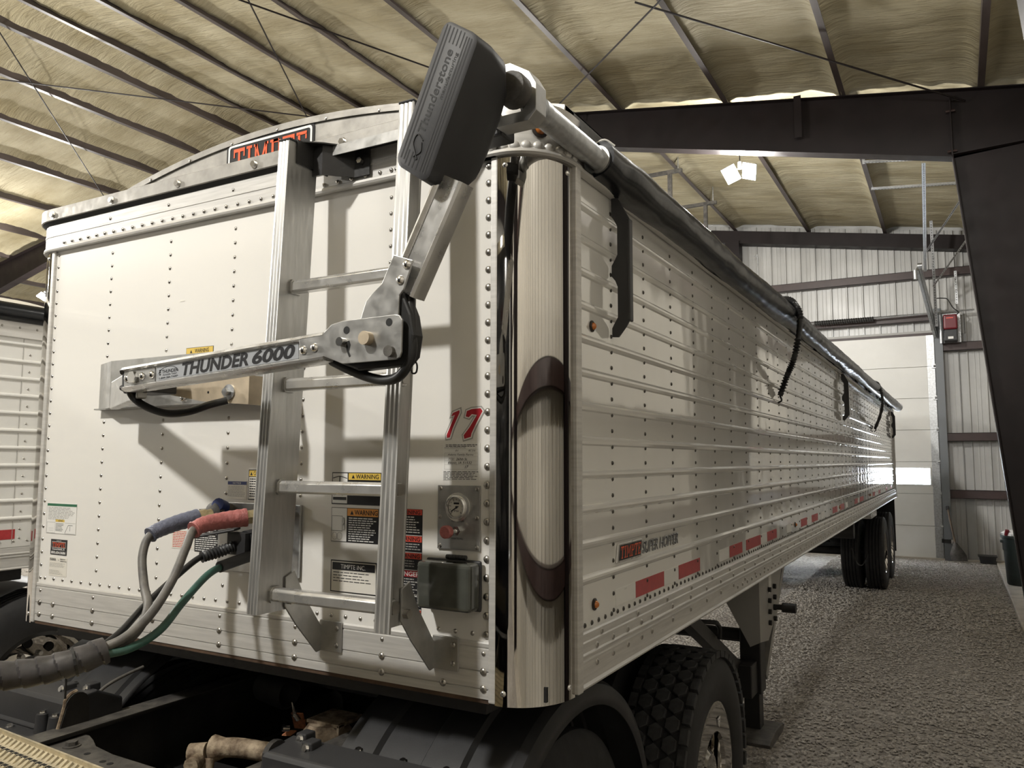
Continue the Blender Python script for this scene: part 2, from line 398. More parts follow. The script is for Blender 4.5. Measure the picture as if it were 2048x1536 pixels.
for a in ((16000, 0.2, 2.72, 2.2, 8.5, .007, .018), (15000, 0.0, 2.72, 8.5, 15.55, .010, .026), (2500, -12, -2.0, 1.0, 9.0, .012, .03)):
    V_, F_ = stones(*a); sv.append(V_); sf.append(F_ + o); o += len(V_)
me = bpy.data.meshes.new('gravel_stones'); me.from_pydata(np.concatenate(sv).tolist(), [], np.concatenate(sf).tolist())
obj('gravel_stones', me, 'stone', label='loose crushed stones scattered over the gravel floor', cat='gravel', kind='stuff')

# concrete curb along the right wall and sill at the back wall
obj('trim_1', MB().box(2.74, 3.5, YF, YB, -.05, .035), 'concrete', bevel=.012, kind='structure', label='pale concrete kerb strip along the right wall')
obj('trim_2', MB().box(XL, 2.74, YB - .16, YB + .1, -.05, .02), 'concrete', bevel=.01, kind='structure', label='concrete sill under the back wall')

# ribbed steel walls: each sheet is a piece
def rib_profile(w0, w1, rib=.3048, depth=.032):
    """(coordinate, proud) pairs across one sheet: high ribs each foot with two low ones between"""
    pts = []; x = w0
    while x < w1 - 1e-6:
        pts += [(x, depth), (x + .018, depth), (x + .034, 0)]
        for q in (.13, .205): pts += [(x + q - .012, 0), (x + q - .006, .006), (x + q + .006, .006), (x + q + .012, 0)]
        pts += [(x + rib - .016, 0), (x + rib, depth)]
        x += rib
    return [p for p in pts if p[0] <= w1 + 1e-6]
def ribbed_sheet(axis, w0, w1, fixed, sgn, z0, z1f):
    mb = MB(); pr = rib_profile(w0, w1); n = len(pr); vs = []
    for a, d in pr:
        c = fixed + sgn * d
        p = (a, c) if axis == 'x' else (c, a)
        vs += [(*p, z0), (*p, z1f(a))]
    return mb.add(vs, [(2 * i, 2 * i + 2, 2 * i + 3, 2 * i + 1) for i in range(n - 1)])
DX0, DX1, DZ = -2.40, 1.88, 4.40          # overhead door opening
wb = thing('wall_back', (0, YB, 0), 'pale ribbed steel back wall around the overhead door', None, kind='structure')
x = -21.3362
while x < XR - .05:
    x1 = x + .9144; z0 = 0.0
    if x1 > DX0 + .05 and x < DX1 - .05:
        if x1 > DX1:
            obj('wall_panel', ribbed_sheet('x', DX1 + .12, DX1 + .12 + .3048 * int((x1 - DX1) / .3048 + .01), YB, -1, 0, lambda a: zp(a) + .1), 'wall_metal', wb)
        z0 = DZ
    obj('wall_panel', ribbed_sheet('x', x, x1, YB + (0.004 if z0 else 0), -1, z0, lambda a: zp(a) + .1), 'wall_metal', wb); x = x1
obj('backing', MB().box(XL, DX0, YB + .02, YB + .06, 0, 9).box(DX1, XR + .2, YB + .02, YB + .06, 0, 9).box(DX0, DX1, YB + .02, YB + .06, DZ, 9), 'wall_metal', wb)
for z, xa, xb in ((1.26, 1.98, 3.3), (2.36, 1.98, 3.3), (4.13, 2.0, 3.3), (5.62, -6.5, 3.3), (4.75, -3.0, 1.95), (1.26, -12, DX0 - .1), (2.36, -12, DX0 - .1), (4.13, -12, DX0 - .1)):
    gb = MB().box(xa, xb, YB - .19, YB - .035, z + .075, z + .083).box(xa, xb, YB - .19, YB - .182, z - .08, z + .083).box(xa, xb, YB - .19, YB - .035, z - .08, z - .072)
    obj('girt', gb, 'girt_steel', wb)
rk = MB()
for xa, xb in ((XL, RIDGE), (RIDGE, XR)):
    rk.add([(xa, YB - .32, zp(xa) - .06), (xb, YB - .32, zp(xb) - .06), (xb, YB - .32, zp(xb) - .34), (xa, YB - .32, zp(xa) - .34),
            (xa, YB - .02, zp(xa) - .06), (xb, YB - .02, zp(xb) - .06), (xb, YB - .02, zp(xb) - .34), (xa, YB - .02, zp(xa) - .34)],
           [(0, 1, 2, 3), (4, 7, 6, 5), (0, 4, 5, 1), (3, 2, 6, 7)])
obj('rake_beam', rk, 'maroon_steel', wb)
obj('end_post', MB().box(-2.12, -1.82, YB - .36, YB - .03, 0, zp(-1.9) - .3), 'maroon_steel', wb)
obj('end_post', MB().box(-9.4, -9.1, YB - .36, YB - .03, 0, zp(-9.2) - .3), 'maroon_steel', wb)
obj('door_jamb', MB().box(DX1 + .02, DX1 + .16, YB - .22, YB - .02, 0, DZ + .5).box(DX0 - .16, DX0 - .02, YB - .22, YB - .02, 0, DZ + .5), 'grey_plastic', wb)
obj('door_header', MB().box(DX0, DX1 + .05, YB - .06, YB - .02, DZ - .02, DZ + .05), 'girt_steel', wb)
obj('conduit', MB().tube([(-1.5, YB - .36, 6.35), (-1.45, YB - .36, 6.35), (-1.42, YB - .36, 6.30), (-1.42, YB - .36, 5.2)], .012, 8, 3), 'galvanised', wb)

wr_ = thing('wall_right', (XR, 0, 0), 'tan ribbed steel wall with dark girts along the right side', None, kind='structure')
y = YF
while y < YB - .02:
    obj('wall_panel', ribbed_sheet('y', y, min(y + .9144, YB), XR, -1, 0, lambda a: zp(XR) + .12), 'wall_tan', wr_); y += .9144
obj('backing', MB().box(XR + .02, XR + .06, YF, YB, -.1, 7), 'wall_tan', wr_)
for z in (1.26, 2.36, 4.13, 5.62):
    for i, (ya, yb) in enumerate(((YF, -5.6), (-5.4, 1.5), (1.7, 8.65), (8.85, YB))):
        obj('girt', MB().box(XR - .20, XR - .035, ya, yb, z + .075, z + .083).box(XR - .20, XR - .192, ya, yb, z - .08, z + .083).box(XR - .2, XR - .035, ya, yb, z - .08, z - .072), 'girt_steel', wr_)
wl_ = thing('wall_left', (XL, 0, 0), 'ribbed steel wall on the far left side', None, kind='structure')
obj('wall_panel', ribbed_sheet('y', YF, YB, XL, 1, 0, lambda a: zp(XL) + .12), 'wall_metal', wl_)
obj('backing', MB().box(XL - .06, XL - .02, YF, YB, -.1, 7), 'wall_metal', wl_)
wf_ = thing('wall_front', (0, YF, 0), 'ribbed steel wall behind the camera', None, kind='structure')
obj('wall_panel', ribbed_sheet('x', XL, XR, YF, 1, 0, lambda a: zp(a) + .1), 'wall_metal', wf_)
obj('backing', MB().box(XL, XR + .2, YF - .06, YF - .02, -.1, 9), 'wall_metal', wf_)

# ceiling: sprayed foam between the purlins
ce = thing('ceiling', (0, 0, 6.5), 'tan spray foam ceiling between brown steel purlins', None, kind='structure')
def foam(xa, xb, ya, yb, nx, ny, dense):
    PX = np.array(PURLINS); vs = []
    for i in range(nx + 1):
        x = xa + (xb - xa) * i / nx; dmin = np.abs(PX - x).min(); side = x - PX[np.abs(PX - x).argmin()]
        for j in range(ny + 1):
            y = ya + (yb - ya) * j / ny
            fil = math.exp(-(dmin / .10) ** 2) * (.09 if side > 0 else .125)                    # foam climbs the purlin webs
            fil *= 0.75 + .6 * noise.noise(Vector((x * .4, y * .8, 3)))
            r = .018 * noise.noise(Vector((x * 1.1, y * 6.0, 1))) + .012 * noise.noise(Vector((x * 4, y * 9, 5))) + .03 * noise.noise(Vector((x * .5, y * .7, 9)))
            fy = min(abs(y - f) for f in FRAME_Y)
            r += -.05 * math.exp(-(fy / .35) ** 2) * (1 + .7 * noise.noise(Vector((x * 5, y * 5, 2))))
            vs.append((x, y, zp(x) + .165 - fil + r))
    fs = [(i * (ny + 1) + j, (i + 1) * (ny + 1) + j, (i + 1) * (ny + 1) + j + 1, i * (ny + 1) + j + 1) for i in range(nx) for j in range(ny)]
    return MB().add(vs, fs)
obj('foam', foam(-9.2, XR + .05, 2.0, YB, 230, 190, 1), 'spray_foam', ce, smooth=180)
obj('foam', foam(XL, -9.2, 2.0, YB, 170, 130, 1), 'spray_foam', ce, smooth=180)
obj('foam', foam(XL, XR + .05, YF, 2.0, 120, 60, 0), 'spray_foam', ce, smooth=180)
obj('roof_sheet', MB().add([(XL, YF, zp(XL) + .35), (RIDGE, YF, zp(RIDGE) + .35), (XR + .2, YF, zp(XR) + .35), (XL, YB, zp(XL) + .35), (RIDGE, YB, zp(RIDGE) + .35), (XR + .2, YB, zp(XR) + .35)],
                           [(0, 1, 4, 3), (1, 2, 5, 4)]), 'wall_metal', ce)
for px in PURLINS:
    z = zp(px); s = 1 if px > RIDGE else -1
    obj('purlin', MB().prism([(px - .036 * s, z), (px + .036 * s, z - .006), (px + .036 * s, z + .004), (px - .028 * s, z + .010), (px - .028 * s, z + .20), (px - .036 * s, z + .20)], 'y', YF, YB), 'purlin_steel', ce)

# rigid steel frames
def frame(n, y, label):
    f = thing('trim_%d' % n, (XR, y, 0), label, None, kind='structure')
    rb = [(2.29, 5.53), (-2.04, 6.50), (RIDGE, 7.62), (-16.4, 6.50), (-20.7, 5.53)]
    rt = [(3.30, zp(3.30) - .01), (RIDGE, zp(RIDGE) - .01), (-21.4, zp(-21.4) - .01)]
    poly = [(3.30, 5.60)] + rb + [(-21.4, 5.60)] + rt[::-1]
    obj('rafter', MB().prism(poly, 'y', y - .006, y + .006), 'maroon_steel', f)
    bf = MB()
    for a, b in zip(rb[:-1], rb[1:]): bf.bar((a[0], y, a[1]), (b[0], y, b[1]), .20, .014)
    obj('bottom_flange', bf, 'maroon_steel', f)
    tf = MB()
    for a, b in zip(rt[:-1], rt[1:]): tf.bar((a[0], y, a[1] - .006), (b[0], y, b[1] - .006), .18, .012)
    obj('top_flange', tf, 'maroon_steel', f)
    for sx in (1, -1):
        cx = lambda v: v if sx == 1 else -18.4 - v
        obj('column', MB().prism([(cx(2.80), 0), (cx(3.30), 0), (cx(3.30), 5.62), (cx(2.29), 5.56)], 'y', y - .006, y + .006), 'maroon_steel', f)
        obj('column_flange', MB().bar((cx(2.80), y, .02), (cx(2.285), y, 5.60), .20, .014, up=(1, 0, 0)), 'maroon_steel', f)
        obj('column_flange', MB().bar((cx(3.295), y, .02), (cx(3.295), y, 6.2), .20, .014, up=(1, 0, 0)), 'maroon_steel', f)
        obj('stiffener', MB().bar((cx(2.29), y, 5.53), (cx(2.29), y, 6.30), .18, .012, up=(1, 0, 0)).bar((cx(2.29), y, 5.56), (cx(3.295), y, 5.60), .18, .012), 'maroon_steel', f)
        for k in range(4):
            obj('bolt', MB().cyl((cx(2.24), y - .07 + .14 * (k % 2), 5.60 + .5 * (k // 2)), (cx(2.34), y - .07 + .14 * (k % 2), 5.60 + .5 * (k // 2)), .014, n=6), 'girt_steel', f)
    for xq in (.55, -3.3):
        obj('clip_plate', MB().box(xq - .045, xq + .045, y - .10, y - .09, zp(xq) - .55, zp(xq) + .02), 'maroon_steel', f)
    return f
frame(3, FRAME_Y[0], 'dark maroon steel frame whose rafter crosses above the trailer')
frame(4, FRAME_Y[1], 'dark maroon steel frame with a column at the right picture edge')
frame(5, FRAME_Y[2], 'dark maroon steel frame behind the camera')
frame(6, FRAME_Y[3], 'dark maroon steel frame at the front end of the shed')
for i, (a, b, lb) in enumerate([((-6.05, 3.1), (-2.6, 8.6), 'thin steel brace rod running towards the motor cover'),
        ((-10.9, 4.4), (-5.8, 8.5), 'thin steel brace rod low on the left ceiling'), ((-9.4, 3.7), (-13.8, 8.6), 'thin steel brace rod sloping down at the left picture edge'),
        ((-4.5, 3.6), (-7.8, 8.5), 'thin steel brace rod behind the name sign'), ((-.6, 5.7), (2.45, 8.7), 'thin steel brace rod ending at the frame corner on the right'),
        ((-.3, 5.7), (-3.2, 8.6), 'thin steel brace rod right of the motor cover')]):
    obj('brace_rod', MB().cyl((a[0], a[1], zp(a[0]) - .10), (b[0], b[1], zp(b[0]) - .16), .011, n=6), 'maroon_steel', label=lb, cat='brace rod', group='roof brace rods')

# overhead door
d = thing('door_1', (0, YB, 0), 'white sectional overhead door with one narrow window', None, kind='structure')
ph = DZ / 7
WX0, WX1, WZ0, WZ1 = -2.1, 1.71, 1.44, 1.755
for k in range(7):
    z0, z1 = k * ph + .003, (k + 1) * ph - .003
    mb = MB()
    if z0 < WZ0 and z1 > WZ1:
        mb.box(DX0, DX1, YB - .075, YB - .03, z0, WZ0).box(DX0, DX1, YB - .075, YB - .03, WZ1, z1).box(DX0, WX0, YB - .075, YB - .03, WZ0, WZ1).box(WX1, DX1, YB - .075, YB - .03, WZ0, WZ1)
    else: mb.box(DX0, DX1, YB - .075, YB - .03, z0, z1)
    obj('door_panel', mb, 'door_white', d, bevel=.004)
    
    obj('door_end_plate', MB().box(DX1 - .13, DX1 + .005, YB - .082, YB - .074, z0, z1), 'galvanised', d)
    if k: obj('hinge', MB().box(DX1 - .05, DX1 + .06, YB - .12, YB - .07, k * ph - .04, k * ph + .04).cyl((DX1 - .02, YB - .13, k * ph), (DX1 + .10, YB - .13, k * ph), .02, n=8), 'galvanised', d)
obj('door_light_block', MB().box(DX0 - .12, DX1 + .12, YB - .032, YB - .022, 0, WZ0).box(DX0 - .12, DX1 + .12, YB - .032, YB - .022, WZ1, DZ + .1).box(DX0 - .12, WX0, YB - .032, YB - .022, WZ0, WZ1).box(WX1, DX1 + .12, YB - .032, YB - .022, WZ0, WZ1), 'print_grey', d)  # unseen sheet added to stop daylight leaking between the panels
fr = MB()
for a in ((WX0 - .03, WX1 + .03, WZ1, WZ1 + .03), (WX0 - .03, WX1 + .03, WZ0 - .03, WZ0), (WX0 - .03, WX0, WZ0, WZ1), (WX1, WX1 + .03, WZ0, WZ1)): fr.box(a[0], a[1], YB - .088, YB - .02, a[2], a[3])
obj('window_frame', fr, 'door_white', d, bevel=.006)
gm = bpy.data.materials.new('clear_pane'); gm.use_nodes = True; nt = gm.node_tree; nt.nodes.remove(nt.nodes['Principled BSDF'])
tb = nt.nodes.new('ShaderNodeBsdfTransparent'); gb = nt.nodes.new('ShaderNodeBsdfGlossy'); gb.inputs['Roughness'].default_value = .02; mx = nt.nodes.new('ShaderNodeMixShader'); mx.inputs[0].default_value = .06
nt.links.new(tb.outputs[0], mx.inputs[1]); nt.links.new(gb.outputs[0], mx.inputs[2]); nt.links.new(mx.outputs[0], nt.nodes['Material Output'].inputs[0]); MATS['clear_pane'] = gm
obj('pane', MB().box(WX0, WX1, YB - .05, YB - .045, WZ0, WZ1), 'clear_pane', d)
obj('lock_pull', MB().dome((.62, YB - .075, 3.55), (0, -1, 0), .07, .03, 14, 3), 'bolt_steel', d)
obj('bottom_seal', MB().box(DX0, DX1, YB - .08, YB - .02, -.004, .012), 'black_plastic', d)
tr = MB()
tr.box(DX1 + .03, DX1 + .075, YB - .16, YB - .12, .02, 4.4).box(DX1 + .03, DX1 + .036, YB - .2, YB - .12, .02, 4.4)
obj('door_track', tr, 'galvanised', d)
obj('door_track', MB().bar((1.92, 15.62, 4.35), (1.70, 14.4, 5.46), .05, .10).bar((1.97, 15.65, 4.35), (1.75, 14.4, 5.48), .006, .16), 'galvanised', d)
obj('track_foot', MB().box(DX1 - .02, DX1 + .22, YB - .24, YB - .1, .33, .40), 'black_steel', d); 
obj('foot_reflector', MB().box(DX1 + .14, DX1 + .22, YB - .26, YB - .2, .325, .405), 'bolt_steel', d)
obj('spring_shaft', MB().cyl((-2.4, 15.5, 4.74), (2.6, 15.5, 4.80), .016, n=8), 'galvanised', d)
sp = MB()
for k in range(26): sp.lathe([(.045, 0), (.052, .018), (.045, .036)], (-.3 + k * .044, 15.5, 4.765), (1, 0, .012), 10)
obj('torsion_spring', sp, 'black_steel', d, smooth=40)
obj('lift_pulley', MB().cyl((1.70, 14.32, 5.50), (1.78, 14.32, 5.50), .05, n=12).cyl((1.66, 14.3, 5.42), (1.66, 14.3, 5.25), .035, n=10), 'galvanised', d, smooth=40)

# perforated angle hangers of the door track
def strut(name, p0, p1, wd, label, group='perforated steel angle hangers', clips=()):
    p0, p1 = Vector(p0), Vector(p1); dd = (p1 - p0).normalized(); u, v = MB.frame(dd); mb = MB()
    mb.obox((p0 + p1) / 2 + u * wd / 2, (p1 - p0) / 2, u * wd / 2, v * .0015); mb.obox((p0 + p1) / 2 + v * wd / 2, (p1 - p0) / 2, u * .0015, v * wd / 2)
    e = obj(name, mb, 'galvanised', label=label, cat='steel angle', group=group)
    L = (p1 - p0).length; n = int(L / .05); hb = MB()
    for k in range(n):
        c = p0 + dd * (.025 + k * .05); hb.obox(c + u * wd * .5 - v * .003, dd * .011, u * .005, v * .0008); hb.obox(c + v * wd * .5 - u * .003, dd * .011, v * .005, u * .0008)
    o = obj('perforations', hb, 'recess_shade', e); o['kind'] = 'stuff'
    for q in clips: obj('end_clip', MB().bar(q[0], q[1], .04, .006, up=(0, 1, 0)), 'galvanised', e)
strut('angle_hanger', (1.13, 11.0, 6.45), (2.24, 11.0, 6.31), .045, 'perforated steel angle hung level below the rafter on the right', clips=(((1.13, 11, 6.44), (1.13, 11, 6.60)), ((2.22, 11, 6.30), (2.60, 11, 6.36))))
strut('angle_hanger', (1.915, 11.05, 6.32), (1.80, 14.4, 5.40), .05, 'long perforated steel angle dropping from the level angle to the door track')
strut('angle_hanger', (1.93, 14.6, 6.40), (1.93, 15.35, 4.5), .05, 'perforated steel angle standing beside the red door opener')
strut('angle_hanger', (1.86, 14.4, 5.75), (2.50, 12.5, 6.20), .04, 'upper slanting perforated steel brace behind the right column')
strut('angle_hanger', (1.95, 14.9, 5.20), (2.62, 14.0, 5.95), .04, 'lower slanting perforated steel brace behind the right column')
strut('angle_hanger', (1.10, 12.6, 6.52), (2.40, 12.6, 6.40), .05, 'perforated steel angle level across the ceiling by the tall hanger')
strut('angle_hanger', (2.34, 15.55, 4.95), (2.34, 15.55, 5.60), .045, 'short perforated steel angle fixed upright to the back wall girt')
def hframe(name, x0, x1, y, zt, drop, label):
    e = thing(name, (x0, y, zt), label, 'pipe frame', 'grey pipe frames under the ceiling')
    obj('top_bar', MB().box(x0 - .1, x1 + .22, y - .03, y + .03, zt - .06, zt), 'dusty_steel', e)
    obj('hanger_rod', MB().cyl((x1 + .15, y, zt - .02), (x1 + .15, y, zp(x1) + .15), .012, n=8), 'galvanised', e)
    for q in (x0 + .12, x1): obj('drop_post', MB().box(q - .035, q + .035, y - .03, y + .03, zt - drop, zt - .06), 'dusty_steel', e)
hframe('pipe_frame', -2.72, -2.0, 11.2, 6.97, 1.1, 'grey welded pipe frame under the ceiling, nearer of two')
hframe('pipe_frame', -2.45, -1.87, 13.0, 6.90, 1.2, 'grey welded pipe frame under the ceiling, nearer the back wall')

# red wall-mounted door opener
op = thing('door_opener', (2.1, YB - .2, 4.2), 'red and black electric door opener on the back wall', 'door opener')
obj('motor_cover', MB().box(2.07, 2.31, 15.28, 15.55, 4.42, 4.71), 'opener_red', op, bevel=.03, seg=3)
obj('lower_body', MB().box(2.08, 2.30, 15.30, 15.58, 4.20, 4.42), 'black_plastic', op, bevel=.015)
obj('side_plate', MB().box(2.03, 2.06, 15.30, 15.62, 4.18, 4.74), 'black_steel', op, bevel=.004)
obj('data_plate', front_rect(MB(), 2.14, 4.235, 2.23, 4.28, 15.297), 'print_white', op)
obj('badge_strip', front_rect(MB(), 2.12, 4.63, 2.24, 4.65, 15.278), 'print_red', op)
obj('mount_plate', MB().box(2.0, 2.36, 15.6, 15.68, 4.2, 4.8), 'galvanised', op)
obj('power_cord', MB().tube([(2.29, 15.4, 4.70), (2.33, 15.42, 4.76), (2.24, 15.5, 4.88), (2.16, 15.55, 5.05), (2.08, 15.55, 5.08), (1.97, 15.5, 5.08)], .010, 7), 'cable_black', op, smooth=60)

# flood lamps, plus unseen ones added as fill
def lamp(name, loc, label, power, drop=.45, heads=((-.13, -.35), (.13, .35)), tilt=.5, lz=-.27):
    x, y, z = loc; e = thing(name, loc, label, 'flood lamp', 'twin-head LED flood lamps')
    obj('drop_cord', MB().cyl((x, y, z + .05), (x, y, z + drop), .008, n=6), 'cable_black', e)
    obj('socket', MB().cyl((x, y, z + .02), (x, y, z + .12), .035, n=12), 'lamp_body', e, smooth=40)
    for hx, ang in heads:
        R = Matrix.Rotation(ang, 3, 'Y') @ Matrix.Rotation(-tilt, 3, 'X'); u, v, n = R @ Vector((1, 0, 0)), R @ Vector((0, 1, 0)), R @ Vector((0, 0, 1))
        c = Vector((x + hx, y, z - .04))
        h = obj('lamp_head', MB().obox(c + n * .015, u * .10, v * .13, n * .012), 'lamp_body', e, bevel=.006)
        obj('led_panel', MB().obox(c - n * .004, u * .095, v * .125, n * .006), 'lamp_face', h)
    ld = bpy.data.lights.new('flood_light', 'POINT'); ld.energy = power * LAMP_W; ld.color = LAMP_COL; ld.shadow_soft_size = .17
    lo = bpy.data.objects.new('flood_light', ld); COL.objects.link(lo); lo.parent = e; lo.location = (0, 0, lz)
    return e
lamp('flood_lamp', (-.358, 9.3, 6.05), 'lit twin-head flood lamp hanging just behind the rafter', 540, .88, tilt=.7, lz=-.20)
lamp('flood_lamp', (-.62, -3.80, 6.25), 'twin-head flood lamp out of view that lights the trailer front', 860, .7)
lamp('flood_lamp', (-15.6, 8.3, 5.58), 'small bright flood lamp far off at the left picture edge', 700, 1.9)
lamp('flood_lamp', (-8.2, 0.2, 5.75), 'added fill lamp, unseen, under the ridge left of the trailer', 1000, 2.6)  # unseen, added to even out the ceiling brightness
lamp('flood_lamp', (-9.0, -3.3, 5.75), 'added fill lamp, unseen, left of the camera', 620, 2.6)  # added fill from the left, lamp itself unseen
lamp('flood_lamp', (-16.0, -3.3, 5.9), 'added fill lamp, unseen, far left of the camera', 700, 1.5)  # unseen extra, added as general fill
lamp('flood_lamp', (.4, -10.5, 5.5), 'added fill lamp, unseen, far behind the camera', 150, 1.3)  # added unseen to flatten the light on the trailer front
lamp('flood_lamp', (1.85, 4.4, 6.15), 'added fill lamp, unseen, above the aisle on the right', 62, .4)  # added unseen to lift the side panels and aisle gravel
lamp('flood_lamp', (-6.0, 12.0, 5.3), 'added fill lamp hidden behind the trailer in the far bay', 320, 2.6)  # extra lamp put out of sight to brighten the far ceiling

# ================================================================ the white grain trailer
HW, LEN = 1.22, 13.66
ZB, ZS, ZT = 1.263, 1.411, 2.757          # rail bottom, rail/panel seam, panel top
XW = 1.047                                # half width of the flat front sheet
CR, CRY = .153, .175                      # corner cap radii
T = thing('grain_trailer', (0, 0, 0), 'white hopper grain trailer with chrome corners and ribbed side, nearest the camera', 'trailer')

def corner_path(sx, out=0.0, n=14, ystart=0.0):
    cx, cy = 1.067, .165
    return [(sx * (cx + (CR + out) * math.sin(a)), cy - (CRY + out) * math.cos(a)) for a in [PI / 2 * i / n for i in range(n + 1)]]
def sweep_xy(path, prof, closed_prof=True):
    """sweep a (out, z) profile along a path in the xy plane; outward is to the right of travel"""
    rings = []; m = len(path)
    for i, p in enumerate(path):
        a, b = Vector(path[max(i - 1, 0)]), Vector(path[min(i + 1, m - 1)]); dd = (b - a).normalized(); nrm = Vector((dd.y, -dd.x))
        rings.append([(p[0] + nrm.x * o, p[1] + nrm.y * o, z) for o, z in prof])
    return MB().loft(rings, closed_prof, closed_prof)

# --- front
fw = obj('front_wall', MB().box(-XW, XW, 0, .03, ZS - .01, ZT + .02), 'white_paint', T)
br_prof = [(.0, ZB), (.007, ZB), (.007, 1.286), (.0035, 1.2875), (.0035, 1.2885), (.007, 1.290), (.007, 1.332), (.0035, 1.3335), (.0035, 1.3345), (.007, 1.336),
           (.007, 1.392), (.004, 1.394), (.007, 1.398), (.007, ZS - .004), (.003, ZS), (0, ZS)]
def along_x(prof, x0, x1): return MB().loft([[(x, -o, z) for o, z in prof] for x in (x0, x1)], True, True)
fbr = obj('front_bottom_rail', along_x(br_prof, -XW, XW), 'aluminium', T)
obj('rail_underside', MB().box(-XW, XW, -.004, .25, ZB - .012, ZB), 'underside_rust', T)
tr_prof = [(-.01, ZT - .006), (.012, ZT - .006), (.015, ZT), (.012, ZT + .008), (.008, ZT + .012), (.008, ZT + .052), (.010, ZT + .054), (.010, ZT + .060), (.008, ZT + .062), (.008, ZT + .105), (-.01, ZT + .105)]
left_c = corner_path(-1)[::-1]; right_c = corner_path(1)
path_l = [(-HW, 1.2), (-HW, .6)] + left_c; path_r = right_c + [(HW, .6), (HW, 4), (HW, LEN)]
ftr = obj('front_top_rail', sweep_xy(path_l + [(x, -.01) for x in (-.7, 0, .7)] + right_c[:1], tr_prof), 'aluminium', T, smooth=12)
rt_prof = [(-.012, ZT - .006), (.012, ZT - .006), (.017, ZT), (.012, ZT + .010), (.006, ZT + .016), (.004, ZT + .150), (-.012, ZT + .150)]
obj('corner_top_rail', sweep_xy([(.80, -.012)] + path_r, rt_prof), 'aluminium', T, smooth=12)
cap_prof = [(-.02, 2.873), (.026, 2.873), (.028, 2.875), (.028, 2.921), (.026, 2.923), (-.02, 2.923)]
fc = obj('front_cap', sweep_xy([(-HW, .5)] + left_c + [(x, -.01) for x in (-.7, 0, .45, .96)], cap_prof), 'arch_aluminium', T, smooth=12)
obj('cap_gap_strip', sweep_xy([(-HW, .5)] + left_c + [(x, -.01) for x in (-.7, 0, .45, .96)], [(-.02, ZT + .103), (.010, ZT + .103), (.023, 2.874), (-.02, 2.874)]), 'gap_black', T)  # black strip drawn in for the dark gap below the cap
for bx in (-1.03, -.645, -.26, .13, .52, .80):
    obj('cap_bolt', MB().cyl((bx, -.037, 2.894), (bx, -.049, 2.894), .011, n=6).cyl((bx, -.037, 2.894), (bx, -.040, 2.894), .015, n=10), 'bolt_steel', T)
# edge strips and chrome corners
for sx in (-1, 1):
    q = obj('edge_strip', MB().box(min(sx * 1.047, sx * 1.069), max(sx * 1.047, sx * 1.069), -.012, .03, ZB - .008, ZT), 'aluminium', T, bevel=.004)
    q = obj('edge_strip', MB().box(min(sx * 1.19, sx * 1.226), max(sx * 1.19, sx * 1.233), .163, .197, ZB - .005, ZT), 'aluminium', T, bevel=.004)
    cp = corner_path(sx, 0, 28); cp = cp if sx == 1 else cp[::-1]
    cc = obj('corner_cap', sweep_xy(cp, [(-.02, 1.252), (0, 1.252), (0, ZT + .004), (-.02, ZT + .004)]), 'chrome', T, smooth=40,
             label='mirror-polished rounded corner cap ' + ('on the right' if sx == 1 else 'on the left'))
    for a, z in ((.16, 1.285), (1.40, 1.285), (.16, 2.725), (1.40, 2.725)):
        p = (sx * (1.067 + CR * math.sin(a)), .165 - CRY * math.cos(a), z); nr = (sx * math.sin(a), -math.cos(a), 0)
        obj('cap_rivet', MB().dome(p, nr, .0085, .005, 12, 3), 'bolt_steel', cc, smooth=60)
# rivets on the front sheet (individual) -------------------------------------------------
rv = dome_mesh('rivet', .0068, .0042, 'rivet_metal', 8, 2); rv_big = dome_mesh('rivet', .0108, .0062, 'rivet_metal', 10, 3); rv_top = dome_mesh('rivet', .0150, .0085, 'aluminium', 10, 3)
cols = [-.679, -.334, .006, .345, .686]
zc = [ZS + .018 + .0508 * k for k in range(1, 26)]
def hidden(x, z):      # nothing riveted where plates cover the sheet
    return (-.02 < x < .36 and 1.53 < z < 1.756) or (.87 < x < 1.02 and 1.63 < z < 1.83)
for cx in cols:
    for z in zc[:25]:
        if z < ZT - .03 and not hidden(cx, z): inst('rivet', rv, fw, (cx, 0, z), ROT_FRONT)
for sx in (-1, 1):
    for k in range(0, 27):
        z = ZS + .018 + .0502 * k
        if z < ZT - .01: inst('rivet', rv if sx < 0 else rv_big, fw, (sx * 1.0345, 0, z), ROT_FRONT)
def row(z, y, parent, mesh, x0=-1.03, x1=1.02):
    bays = [x0] + cols + [x1]
    for a, b in zip(bays[:-1], bays[1:]):
        n = 6
        for k in range(n): inst('rivet', mesh, parent, (a + .006 + (b - a) * (k + .35) / n, y, z), ROT_FRONT)
row(ZS + .018, 0, fw, rv)
row(ZT + .020, -.020, ftr, rv, -1.0, .80)
for cx in cols[:4]: inst('rivet', rv, ftr, (cx, -.018, ZT + .075), ROT_FRONT)
for cx in [-1.018, -.93] + cols + [.90, 1.03]:
    if abs(cx) < .9 or abs(cx) > 1.0: inst('rivet', rv, fbr, (cx, -.007, 1.381), ROT_FRONT)
    for z in (1.334, 1.289): inst('rivet', rv_big, fbr, (cx, -.007, z), ROT_FRONT)
inst('rivet', rv_big, fbr, (-1.018, -.007, 1.334), ROT_FRONT)
ctr = bpy.data.objects['corner_top_rail']
for k in range(10):        # large domed rivets round the right top corner
    a = -.28 + k * .205
    if a < 0: p = (1.067 + a * .165, -.018, ZT + .020); R_ = ROT_FRONT
    else:
        a2 = min(a, PI / 2); p = (1.067 + (CR + .006) * math.sin(a2), .165 - (CRY + .006) * math.cos(a2), ZT + .020); R_ = Matrix.Rotation(a2, 3, 'Z') @ ROT_FRONT
    inst('rivet', rv_top, ctr, p, R_)

